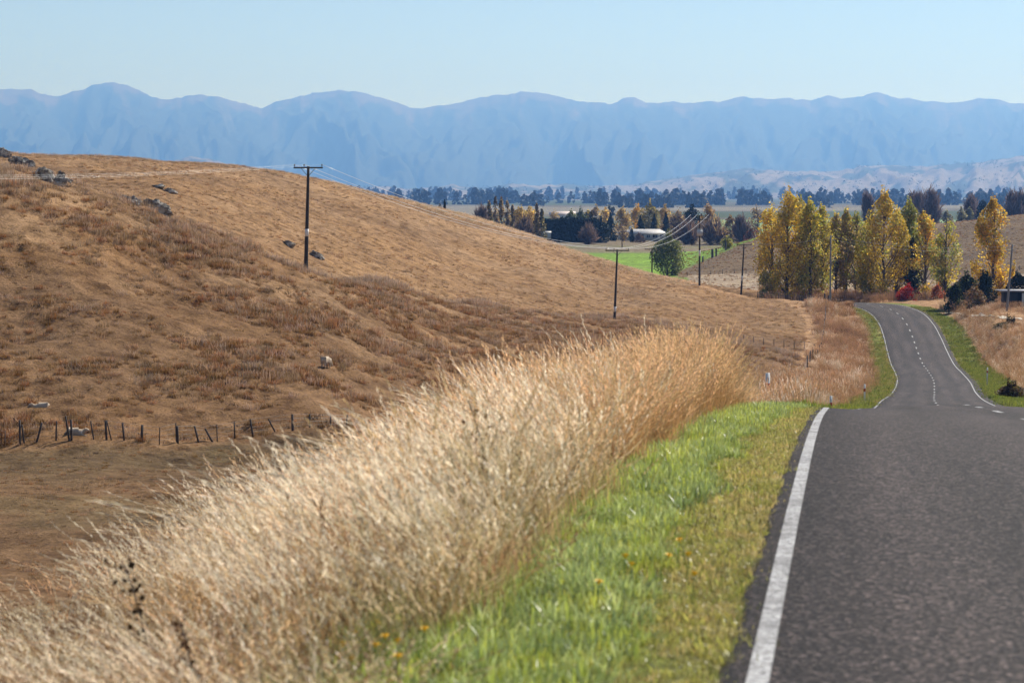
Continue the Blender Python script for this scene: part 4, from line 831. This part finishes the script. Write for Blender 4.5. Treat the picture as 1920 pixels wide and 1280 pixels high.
def build_treelines():
    """distant shelterbelts and bush on the plain and foothills: one mass"""
    rng = np.random.default_rng(500); VV, CC = [], []
    def blob(x, y, z, H, W, n, cols):
        t = rng.uniform(0, 1, n); r = W * np.interp(t, [0, 0.3, 0.8, 1], [0.8, 1, 0.6, 0.1]) * np.sqrt(rng.uniform(0, 1, n)); az = rng.uniform(0, 6.283, n)
        pos = np.stack([x + r * np.cos(az), y + r * np.sin(az), z + H * t], 1); u = unit(rng.normal(0, 1, (n, 3))); v = unit(np.cross(u, rng.normal(0, 1, (n, 3)))); s = H * 0.17 * rng.uniform(0.6, 1.2, (n, 1))
        VV.append(np.stack([pos - u * s, pos + v * s, pos + u * s, pos - v * s], 1).reshape(-1, 3)); CC.append(np.repeat(np.array(cols)[rng.integers(0, len(cols), n)] * rng.uniform(0.7, 1.3, (n, 1)), 4, 0))
    far_d = [(0.03, 0.045, 0.03), (0.035, 0.05, 0.03), (0.05, 0.055, 0.035)]
    for (pa, pb, d, h, dens, cols) in [(1120, 2050, 3500, 17, 2.4, far_d), (1120, 2050, 4300, 23, 2.2, far_d), (930, 1140, 4000, 18, 1.8, far_d), (960, 1060, 1900, 10, 1.2, far_d), (1080, 1150, 1800, 11, 1.2, far_d), (740, 960, 4500, 26, 1.4, far_d), (900, 2050, 5000, 24, 1.5, far_d), (600, 1250, 7000, 32, 1.5, far_d),
                                       (640, 2050, 8200, 34, 1.2, far_d), (860, 1450, 1450, 6, 0.12, TAN + PURP), (1480, 2050, 1500, 7, 0.5, far_d + PURP)]:
        wid = (pb - pa) / FPX * d; n = int(wid / (h * 0.45) * dens)
        for i in range(n):
            u = rng.uniform(pa, pb)
            if fbm(np.array([u / 45.0]), np.array([d / 100.0]), 2, 510)[0] < -0.22: continue
            dd = d + rng.normal(0, 25); x = (u - 960) / FPX * dd; blob(x, dd, float(floor_z(dd)) - 0.5, h * rng.uniform(0.65, 1.25), h * rng.uniform(0.25, 0.42), 34, cols)
    # bush dotted over the foothills, standing on their surface
    fm = bpy.data.objects['foothills'].data; co = np.zeros(len(fm.vertices) * 3, np.float32); fm.vertices.foreach_get('co', co); co = co.reshape(-1, 3)
    px = co[:, 0] / co[:, 1] * FPX * CA + 960; c = np.where((px > 600) & (px < 2200))[0]; pick = rng.choice(c, 2600); w = fbm(px[pick] / 30, co[pick, 1] / 600, 3, 520) > rng.uniform(-0.3, 0.9, len(pick))
    for i in pick[w]:
        s = rng.uniform(0.4, 1.0); blob(co[i, 0] + rng.normal(0, 20), co[i, 1] + rng.normal(0, 30), co[i, 2] - 4, 22 * s, 17 * s, 14, far_d)
    V = np.vstack(VV); tag(link('treeline', mk_mesh('treeline', V, np.arange(len(V)).reshape(-1, 4), col=np.vstack(CC), mat=M['needle'])), 'distant dark shelterbelts and bush across the plain and foothills', 'treeline', kind='stuff')
build_treelines()

# ------------------------------------------------------------------ power poles and lines
def pole(label, px, d, top_py, kind='cross', lean_px=0.0, band=(3.2, 3.9), arm=2.6, mat=None, H=None):
    b = ground(px, d); H = H or (ZP(top_py, d) - b[2]); lx = lean_px / FPX * d
    root = thing('power_pole', b, label, 'power pole', 'power poles'); mat = mat or M['pole_wood']
    at = lambda z: np.array((lx * z / H, 0, z)); zs = np.linspace(-0.4, H, 9); rad = 0.19 - 0.075 * (zs / H)
    MB().tube([at(z) for z in zs], rad, 8).build('shaft', mat, root)
    if band:
        z = np.linspace(band[0], band[1], 3); MB().tube([at(k) for k in z], 0.194 - 0.075 * z / H + 0.004, 8).build('white_band', M['white_paint'], root)
    tips = []
    if kind in ('cross', 'double'):
        for j, zz in enumerate([H - 0.12] + ([H - 0.75] if kind == 'double' else [])):
            a = arm if j == 0 else arm * 0.8; c = at(zz) + (0, -0.2, 0); ca = MB().box(c, (a, 0.11, 0.13)).build('crossarm', M['pole_wood'], root)
            for sx in ((-0.94, -0.28, 0.94) if j == 0 else (-0.9, 0.9)):
                q = c + (sx * a / 2, 0, 0.065); MB().tube([q, q + (0, 0, 0.10), q + (0, 0, 0.11), q + (0, 0, 0.24)], [0.025, 0.025, 0.07, 0.045], 8).build('insulator', M['insulator'], ca)
                if j == 0: tips.append(np.array(b) + q + (0, 0, 0.22))
        for sx in (-1, 1): MB().tube([at(H - 0.12) + (sx * 0.62, -0.2, -0.05), at(H - 0.85) + (sx * 0.03, -0.15, 0)], 0.022, 5).build('brace', M['pole_wood'], root)
        if kind == 'double':
            t = MB(); c = at(H - 3.1) + (0, -0.42, 0); t.box(c, (0.95, 0.55, 1.0)); tr = t.build('transformer', M['transformer'], root)
            for sx in (-0.32, 0, 0.32): MB().tube([c + (sx, 0, 0.5), c + (sx, 0, 0.78)], [0.07, 0.04], 7).build('bushing', M['white_paint'], tr)
            for sx in (-0.4, -0.2, 0, 0.2, 0.4): MB().box(c + (sx, -0.30, -0.05), (0.04, 0.06, 0.75)).build('cooling_fin', M['transformer'], tr)
    else:
        for j, sy in enumerate((0.25, 0.8)):
            q = at(H - sy); MB().tube([q, q + (0.22, -0.1, 0.02), q + (0.55, -0.12, 0.22)], 0.03, 6).build('wire_bracket', M['pole_grey'], root)
            tips.append(np.array(b) + q + (0.22, -0.1, 0.05))
    return tips
def wires(label, A, B, sag, r=0.016):
    root = thing('power_line', (np.asarray(A[0]) + np.asarray(B[0])) / 2, label, 'power line', 'power line spans'); o = (np.asarray(A[0]) + np.asarray(B[0])) / 2
    for a, b in zip(A, B):
        t = np.linspace(0, 1, 25)[:, None]; p = np.asarray(a) * (1 - t) + np.asarray(b) * t; p[:, 2] -= sag * 4 * (t * (1 - t))[:, 0]
        MB().tube(p - o, r, 5).build('wire', M['wire'], root)
def build_power():
    p1 = pole('tall dark timber power pole with crossarm alone on the left hillside', 574, 212, 312, lean_px=6, band=(3.25, 3.9), arm=2.55)
    p2 = pole('dark timber power pole on the slope just above the tall straw grass', 1152, 334, 468, lean_px=5, band=(1.2, 1.9), arm=3.3)
    p3 = pole('power pole with two crossarms and a grey transformer', 1311, 432, 404, 'double', 0, (5.3, 6.3), 3.4)
    p4 = pole('leaning dark power pole left of the golden poplars', 1388, 440, 458, lean_px=6, band=(4.4, 5.3), arm=2.7)
    p5 = pole('small dark power pole beside the yellow-green tree on the green field', 1222, 470, 466, band=(2.4, 3.2), arm=2.9)
    p6 = pole('grey concrete power pole standing in front of the golden poplars', 1556, 418, 441, 'bracket', 0, None, mat=M['pole_grey'])
    p7 = pole('grey power pole beside the black shed at the right', 1887, 352, 458, 'bracket', 9, None, mat=M['pole_grey'])
    off = [P(-560, 318, 150), P(-548, 325, 150.5), P(-520, 331, 151)]
    wires('three sagging wires from the left hillside pole out of the picture', off, p1, 0.62, 0.0035)
    wires('three long wires from the left hillside pole to the pole above the straw grass', p1, p2, 1.6, 0.015)
    wires('three steep wires from the pole above the straw grass up to the transformer pole', p2, p3, 1.7, 0.018)
    wires('wires from the transformer pole down to the small field pole', p3, p5, 0.5, 0.012)
    wires('single wire from the leaning pole to the grey concrete pole', p4[2:], p6[:1], 0.6, 0.014)
    wires('two wires from the grey concrete pole to the pole by the black shed', p6, p7, 1.0, 0.012)
build_power()

# ------------------------------------------------------------------ fences
POSTM = {}
def post_mesh(r, h):
    k = (round(r, 3), round(h, 2))
    if k not in POSTM:
        rng = np.random.default_rng(int(r * 1000 + h * 10)); pts = np.array([(0, 0, -0.3), (0, 0, h * 0.4), (0.01, 0, h)]); POSTM[k] = MB().tube(pts, [r, r * 0.97, r * 0.9], 7).mesh('post', M['post'])
    return POSTM[k]
def fence(label, posts, wire_h=(0.25, 0.5, 0.75, 0.98), wr=0.006, name='wire_fence'):
    """posts: (x, y, height, radius, lean_x)"""
    o = np.array((posts[0][0], posts[0][1], tz(posts[0][0], posts[0][1]))); root = thing(name, o, label, 'fence'); tops = []
    for (x, y, h, r, lean) in posts:
        z = tz(x, y); m = link('post', post_mesh(r, 1.0), root); m.location = np.array((x, y, z)) - o; m.scale = (1, 1, h); m.rotation_euler = (random.uniform(-.03, .03), math.atan2(lean, h), random.uniform(0, 6)) if abs(lean) < 0.02 else (0, math.atan2(lean, h), 0)
        tops.append((np.array((x, y, z)) - o, h, lean))
    if len(tops) > 1:
        for wh in wire_h: MB().tube([t + (l * wh, 0.0, min(h, 1.2) * wh) for t, h, l in tops], wr, 4).build('wire', M['fence_wire'], root)
    return root
def build_fences():
    L = [(7, .95, 0.025, 0), (35, 1.38, .06, 0), (43, 1.05, .05, -4), (67, 1.1, .055, 10), (103, 1.12, .045, 1), (128, 1.42, .055, -7), (132, 1.2, .065, 0), (174, 1.08, .04, -6), (198, 1.1, .062, -2), (207, 1.16, .035, -9),
         (231, 1.02, .05, -3), (264, .98, .07, 1), (297, 1.0, .03, 1), (329, 1.15, .03, -1), (332, 1.0, .06, 0), (371, .98, .055, -8), (397, .9, .055, -16), (406, 1.0, .03, -1), (439, .96, .04, -1), (473, .98, .055, -5), (516, .95, .045, -16), (548, 1.0, .07, -1), (580, .85, .05, 0), (619, .75, .035, 0), (648, .8, .04, 3)]
    posts = []
    for px, h, r, lp in [(-120, 1.1, .05, 3), (-80, 1.0, .04, -3), (-40, 1.1, .06, 0)] + L:
        d = float(np.interp(px, [-900, 0, 300, 560, 800], [137, 136, 137, 143, 150])); x = X(px, d); posts.append((x, d, h, r * 1.1, lp / FPX * d))
    fence('old leaning post-and-wire fence across the gully paddock', posts)
    q = [(1502, 250), (1508, 258), (1514, 267), (1519, 276), (1524, 284), (1529, 293), (1533, 302), (1537, 312), (1540, 322), (1542, 332), (1544, 342), (1545, 352), (1546, 362), (1547, 372), (1548, 382), (1548, 392), (1549, 402), (1549, 411)]
    fence('roadside post-and-wire fence climbing to the bend', [(X(px, d), d, 1.25, 0.075, 0) for px, d in q], name='wire_fence')
    fence('low wire fence crossing the brown field to the roadside fence', [(X(px, 322 + (1548 - px) * 0.02), 322 + (1548 - px) * 0.02, 1.0, 0.05, 0) for px in range(1394, 1540, 19)])
    n = 40; fence('close-set batten fence below the golden poplars', [(X(1420 + 128 * k / (n - 1), 428 - 12 * k / (n - 1)), 428 - 12 * k / (n - 1), 1.15 + 0.1 * ((k * 7) % 3), 0.045 if k % 6 else 0.08, random.uniform(-.06, .06)) for k in range(n)], name='batten_fence')
    fence('wire fence between the pale flat field and the right-hand slope', [(X(px, 585), 585, 1.1, 0.07, 0) for px in range(1288, 1440, 22)])
    fence('wire fence at the foot of the right-hand hill beside the lone poplar', [(X(px, 600), 600, 1.2, 0.07, 0) for px in range(1798, 1950, 14)])
    fence('fence of dark stumps up the edge of the green field', [(X(px, d), d, h, r, 0) for px, d, h, r in [(1317, 640, 1.5, .22), (1335, 655, 2.4, .35), (1342, 662, 2.2, .25), (1360, 684, 2.6, .28)]], wire_h=(0.4, 0.7))
    fence('short fence with a dark end post by the roadside bend', [(X(px, d), d, h, .15, 0) for px, d, h in [(1546, 411, 2.0), (1553, 413, 1.7)]])
    def marker(label, px, d, top_py, w=0.1):
        b = ground(px, d); H = max(ZP(top_py, d) - b[2], 0.6); root = thing('marker_post', b, label, 'marker post', 'roadside edge marker posts')
        MB().box((0, 0, H / 2 - 0.1), (w, 0.05, H + 0.2)).build('post', M['white_paint'], root); MB().box((0, 0, H - 0.36), (w + 0.006, 0.056, 0.2)).build('red_band', M['red_paint'], root)
        MB().box((0, -0.03, H - 0.16), (w * 0.5, 0.012, 0.09)).build('reflector', M['transformer'], root)
    marker('white edge marker post with red band standing in pale grass beyond the tall grass', 1440, 62, 699, 0.11); marker('small edge marker post at the end of the white edge line on the crest', 1559, 98, 742, 0.1)
    marker('edge marker post at the left verge of the far road', 1622, 150, 720, 0.1); marker('edge marker post on the green right verge of the far road', 1852, 212, 689, 0.1)
build_fences()

# ------------------------------------------------------------------ buildings, driveway
def gable(mb_roof, L, Wd, h, over, pitch_h, hip=0.0):
    x, y = L / 2 + over, Wd / 2 + over; V = [(-x, -y, h), (x, -y, h), (x, y, h), (-x, y, h), (-x + hip, 0, h + pitch_h), (x - hip, 0, h + pitch_h)]
    V += [(a, b, c - 0.16) for a, b, c in V[:4]]
    mb_roof.add(V, [(0, 1, 5, 4), (2, 3, 4, 5), (6, 7, 1, 0), (7, 8, 2, 1), (8, 9, 3, 2), (9, 6, 0, 3), (9, 8, 7, 6)], [(1, 2, 5), (3, 0, 4)])
def build_buildings():
    d = 1000; b = ground(1203, d); b[2] = ZP(449, d); root = thing('farmhouse', b, 'long low farmhouse with pale hipped roof among trees', 'house')
    MB().box((0, 0, 1.2), (19.5, 8, 2.9)).build('wall', M['house_wall'], root)
    r = MB(); gable(r, 19.5, 8, 2.6, 0.7, 1.7, 3.2); rf = r.build('roof', M['house_roof'], root); MB().box((-5, 0.8, 4.6), (0.7, 0.7, 1.4)).build('chimney', M['house_wall'], rf)
    for x, w in ((2.4, 1.5), (5.2, 2.1), (8.0, 1.5), (-5.5, 2.2), (-8.2, 1.4)):
        wd = MB().box((x, -4.02, 1.45), (w, 0.08, 1.3)).build('window', M['glass'], root); f = MB()
        for dx in (-w / 2, 0, w / 2): f.box((dx + x, -4.08, 1.45), (0.1, 0.08, 1.4))
        for dz in (-0.7, 0.7): f.box((x, -4.085, 1.45 + dz), (w + 0.1, 0.09, 0.1))
        f.build('frame', M['white_paint'], wd)
    dr = MB().box((0, -4.03, 1.15), (1.0, 0.1, 2.1)).build('door', M['shed_dark'], root); MB().box((0.36, -4.1, 1.15), (0.08, 0.06, 0.08)).build('handle', M['white_paint'], dr)
    d = 905; b = ground(1026, d); b[2] = ZP(446, d); s = thing('shed', b, 'small grey-blue shed at the foot of the dark hedge', 'shed'); MB().box((0, 0, 0.9), (2.6, 2.4, 2.2)).build('wall', mat_plain('shed_grey', (0.30, 0.33, 0.36), .8, .1, 1), s)
    r = MB(); gable(r, 2.6, 2.4, 2.0, 0.2, 0.5); r.build('roof', M['house_roof'], s)
    d = 1350; b = np.array((X(1054, d), d, ZP(409, d))); s = thing('barn', b, 'pale barn with low roof half hidden beyond the hedge', 'barn'); MB().box((0, 0, 0), (14, 8, 3.6)).build('wall', mat_plain('barn_wall', (0.45, 0.5, 0.52), .8, .1, 1), s); r = MB(); gable(r, 14, 8, 1.8, 0.4, 2.0); r.build('roof', mat_plain('barn_roof', (0.55, 0.45, 0.40), .7, .1, 1), s)
    for k in (-4, 0, 4): MB().box((k, -4.03, 0), (2.4, 0.1, 1.2)).build('window', M['glass'], s)
    # black open-fronted shed at the right edge
    d = 362; b = ground(1915, d); s = thing('shed', b, 'black open-fronted shed with white roof edge cut by the picture edge', 'shed')
    MB().box((0, 1.5, 1.15), (5.6, 0.15, 2.7)).build('back_wall', M['shed_dark'], s); MB().box((-2.75, 0, 1.15), (0.12, 3.0, 2.7)).build('side_wall', M['shed_dark'], s); MB().box((2.75, 0, 1.15), (0.12, 3.0, 2.7)).build('side_wall', M['shed_dark'], s)
    MB().box((0.3, -1.46, 1.3), (1.2, 0.06, 1.9)).build('white_door', M['white_paint'], s); MB().box((-1.9, -1.45, 1.15), (1.9, 0.08, 2.3)).build('front_panel', M['shed_dark'], s)
    r = MB(); r.box((0, -0.1, 2.62), (7.4, 4.0, 0.1)); rf = r.build('roof', M['house_roof'], s); MB().box((0, -2.13, 2.60), (7.5, 0.05, 0.17)).build('fascia', M['white_paint'], rf)
    # limestone driveway leaving the road
    pts = DRIVE; pts = np.concatenate([pts, [pts[-1] + (pts[-1] - pts[-2]) * 1.5]])
    tt = np.linspace(0, 1, 40); c = pchip(np.linspace(0, 1, len(pts)), pts, tt); w = np.interp(tt, [0, .15, .6, 1], [0.4, 2.2, 1.7, 1.3]) * (1 + 0.15 * fbm(tt * 14, tt * 0, 2, 3)); V = []
    for k in range(40):
        for s_ in (-1, -.33, .33, 1): x, y = c[k, 0] + 0.0, c[k, 1] + s_ * w[k] * 1.5; V.append((x, y, tz(x, y) + 0.06))
    i = np.arange(160).reshape(40, 4); q = np.stack([i[:-1, :-1], i[1:, :-1], i[1:, 1:], i[:-1, 1:]], -1).reshape(-1, 4)
    tag(link('driveway', mk_mesh('driveway', V, q, mat=M['driveway'], smooth=True)), 'pale limestone driveway leaving the road at the right', 'driveway', kind='structure')
build_buildings()

# ------------------------------------------------------------------ rocks, sheep, flowers, weeds
def rock(label, px, py, d, w_px, h_px, seed, depth=0.8, tilt=0.0):
    rng = np.random.default_rng(seed); p = hit(px, py + h_px * 0.35, 120.0, 480.0); d = p[1]; W, H = w_px / FPX * d, h_px / FPX * d; bm = bmesh.new(); bmesh.ops.create_icosphere(bm, subdivisions=4, radius=1.0)
    v = np.array([x.co[:] for x in bm.verts]); nrm = unit(rng.normal(0, 1, (26, 3)) * (1, 1, 0.9)); cut = rng.uniform(0.5, 0.95, 26)
    for a, c in zip(nrm, cut):
        t = v @ a; v = np.where((t > c)[:, None], v - (t - c)[:, None] * a * 0.92, v)
    v *= (1 + 0.22 * fbm(v[:, 0] * 3 + seed, v[:, 1] * 3 + v[:, 2] * 2, 4, seed % 50))[:, None] * (1 + 0.13 * ridged(v[:, 0] * 7, v[:, 2] * 7 + v[:, 1] * 4, 2, seed % 31))[:, None]
    v = v * (W / 2 * 1.15, W / 2 * depth, H * 0.75)
    for a, b in zip(bm.verts, v): a.co = b
    me = bpy.data.meshes.new('rock'); bm.to_mesh(me); bm.free(); me.materials.append(M['rock'])
    p[2] += H * 0.12
    o = link('rock', me, None, p); o.rotation_euler = (0, tilt, rng.uniform(-0.4, 0.4)); tag(o, label, 'rock', 'rock outcrops on the left hill')
def build_rocks():
    rock('dark rounded rock on the skyline at the very left edge', 4, 288, 262, 34, 16, 1); rock('long grey rock ledge below the skyline rock at the left', 40, 301, 258, 50, 20, 2, 0.7, 0.25); rock('small pale rock ending the grey ledge near the skyline', 57, 306, 257, 18, 18, 3)
    rock('big black shaded boulder in the left hillside hollow', 84, 327, 222, 50, 32, 4); rock('pale slanting slab at the foot of the big black boulder', 108, 338, 219, 26, 26, 5, 0.6, 0.5); rock('small flat rock right of the big black boulder', 126, 337, 222, 22, 10, 6)
    rock('long whitish outcrop along the brow of the near spur', 286, 386, 203, 70, 22, 7, 0.5, 0.33); rock('lichened rock at the upper left of the long whitish outcrop', 248, 376, 201, 42, 16, 8, 0.6, 0.2); rock('pale rock on the back hill above the long outcrop', 297, 349, 275, 24, 10, 9); rock('dark low rock right of the pale one on the back hill', 318, 358, 268, 28, 11, 10)
    rock('small pale rock left of the hillside pole', 541, 457, 285, 24, 10, 11); rock('pale rounded rock right of the hillside pole', 594, 478, 262, 28, 14, 12)
build_rocks()

def skin_body(name, verts, edges, rads, mat, parent, root=0, sub=2):
    me = bpy.data.meshes.new(name); me.from_pydata(verts, edges, []); me.materials.append(mat); o = link(name, me, parent)
    sk = o.modifiers.new('skin', 'SKIN'); sk.use_smooth_shade = True
    if not me.skin_vertices: me.skin_vertices.new()
    for k, r in enumerate(rads): me.skin_vertices[0].data[k].radius = (r, r) if isinstance(r, (int, float)) else r
    me.skin_vertices[0].data[root].use_root = True
    sb = o.modifiers.new('sub', 'SUBSURF'); sb.levels = sub; sb.render_levels = sub
    dt = bpy.data.textures.new('fleece', 'CLOUDS'); dt.noise_scale = 0.07; dm = o.modifiers.new('fleece', 'DISPLACE'); dm.texture = dt; dm.strength = 0.035; dm.texture_coords = 'LOCAL'
    return o
def sheep(label, loc, rz, pose):
    root = thing('sheep', loc, label, 'sheep', 'sheep on the hill'); root.rotation_euler = (0, 0, rz)
    z = 0.55 if pose != 'lying' else 0.26
    V = [(-0.38, 0, z), (-0.12, 0, z + 0.03), (0.18, 0, z + 0.02), (0.38, 0, z - 0.02)]; R = [0.20, 0.25, 0.235, 0.17]; E = [(0, 1), (1, 2), (2, 3)]
    if pose == 'grazing': V += [(0.55, 0, 0.36), (0.66, 0, 0.16), (0.74, 0, 0.06)]; R += [0.10, 0.075, 0.045]
    else: V += [(0.48, 0, z + 0.06), (0.58, 0, z + 0.15), (0.74, 0, z + 0.06)]; R += [0.12, 0.09, 0.055]
    E += [(3, 4), (4, 5), (5, 6)]
    for sy in (-1, 1):
        for bx, at_ in ((-0.34, 0), (0.28, 2)):
            k = len(V)
            if pose == 'lying': V += [(bx, sy * 0.17, 0.14), (bx + 0.15, sy * 0.24, 0.06), (bx + 0.32, sy * 0.2, 0.045)]
            else: V += [(bx, sy * 0.12, 0.36), (bx - 0.03, sy * 0.12, 0.2), (bx, sy * 0.12, 0.0)]
            R += [0.09, 0.045, 0.035]; E += [(at_, k), (k, k + 1), (k + 1, k + 2)]
        k = len(V); hp = V[5]; V += [(hp[0] - 0.03, sy * 0.10, hp[2] + 0.03), (hp[0] - 0.06, sy * 0.17, hp[2] + 0.03)]; R += [0.03, 0.015]; E += [(5, k), (k, k + 1)]
    k = len(V); V += [(-0.55, 0, z + 0.03), (-0.60, 0, z - 0.14)]; R += [0.05, 0.035]; E += [(0, k), (k, k + 1)]
    skin_body('body', V, E, R, M['wool'], root, 1)
def build_sheep():
    p = hit(612, 690); sheep('cream sheep grazing on the brown hillside', p, math.radians(62), 'grazing')
    p = hit(77, 766); sheep('sheep standing half hidden behind tussocks on the hill at the left', p - np.array((0, 0, 0.42)), math.radians(190), 'standing')
    p = ground(141, 137.6); sheep('white sheep lying down behind the old gully fence', p - np.array((0, 0, 0.16)), math.radians(8), 'lying')
build_sheep()
def build_flowers():
    rng = np.random.default_rng(77)
    st = MB().tube([(0, 0, 0), (0.006, 0, 0.07), (0.01, 0, 0.13)], 0.0025, 5).mesh('stem', M['stem']); h = MB()
    for ring, (r, tilt) in enumerate(((0.027, 0.15), (0.020, 0.5), (0.011, 1.0))):
        for k in range(12):
            a = (k + 0.5 * ring) * 2 * math.pi / 12; c, s_ = math.cos(a), math.sin(a); w = 0.0045; tip = np.array((c * r * math.cos(tilt), s_ * r * math.cos(tilt), r * math.sin(tilt) + 0.004)); sd = np.array((-s_, c, 0)) * w
            h.add([(0, 0, 0), tip * 0.6 + sd, tip, tip * 0.6 - sd], [(0, 1, 2, 3)])
    h.tube([(0, 0, -0.012), (0, 0, 0.004)], [0.004, 0.009], 8); hm = h.mesh('flower_head', M['petal'])
    for px, py in [(1119, 1114), (1169, 1061), (1180, 1078), (1270, 1028), (1297, 1098), (1250, 1060), (1287, 1058), (703, 1192), (792, 1210), (718, 1222), (661, 1212), (742, 1234), (640, 1236), (634, 1262), (656, 1268), (610, 1258), (742, 1266), (700, 1240)]:
        p = hit(px, py + 40); r = thing('dandelion', p, 'small yellow dandelion flower in the roadside turf', 'flower', 'yellow dandelions in the verge'); a = link('stem', st, r); b = link('flower_head', hm, r); b.location = (0.01, 0, 0.17); a.scale = (1, 1, 1.31); b.rotation_euler = (rng.uniform(-.5, .2), rng.uniform(-.3, .5), 0); r.scale = (1, 1, 1.0)
    # dead dock stalks with dark seed heads among the tall grass
    docks = [(1306, 39, 1.25, 'dead dark brown dock stalk at the right end of the tall grass'), (1338, 41, 1.0, 'shorter dead dock stalk beside the end of the tall grass'), (1285, 37, 1.3, 'dead dock stalk rising out of the orange grass'), (1360, 43, 0.9, 'lowest dead dock stalk, outermost at the end of the tall grass'),
             (372, 10.5, 0.55, 'dark seed head on a stalk low in the straw grass at left'), (40, 8.8, 0.5, 'dark brown weed head near the bottom left corner'), (285, 11.5, 0.8, 'weed stalk with blurred brown head in the left grass'), (930, 15.5, 1.0, 'dark weed stalk where the straw grass meets the green verge')]
    for px, d, H, lab in docks:
        p = ground(px, d); r = thing('dock_weed', p, lab, 'weed', 'dead weed stalks in the tall grass'); t = np.linspace(0, 1, 6); pts = np.stack([-0.18 * H * t ** 2, 0 * t, H * t], 1); MB().tube(pts, np.linspace(0.007, 0.003, 6), 5).build('stalk', M['post'], r); s = MB()
        for k in range(46):
            f = rng.uniform(0.5, 1.0); c = np.array((-0.18 * H * f * f, 0, H * f)) + rng.normal(0, 1, 3) * (0.045 * H, 0.045 * H, 0.02); u = unit(rng.normal(0, 1, 3)); v = unit(np.cross(u, rng.normal(0, 1, 3))); z_ = 0.016 * rng.uniform(.6, 1.4); s.add([c - u * z_, c + v * z_, c + u * z_, c - v * z_], [(0, 1, 2, 3)], C=(0.07, 0.038, 0.02))
        s.build('seed_head', M['tussock'], r)
build_flowers()
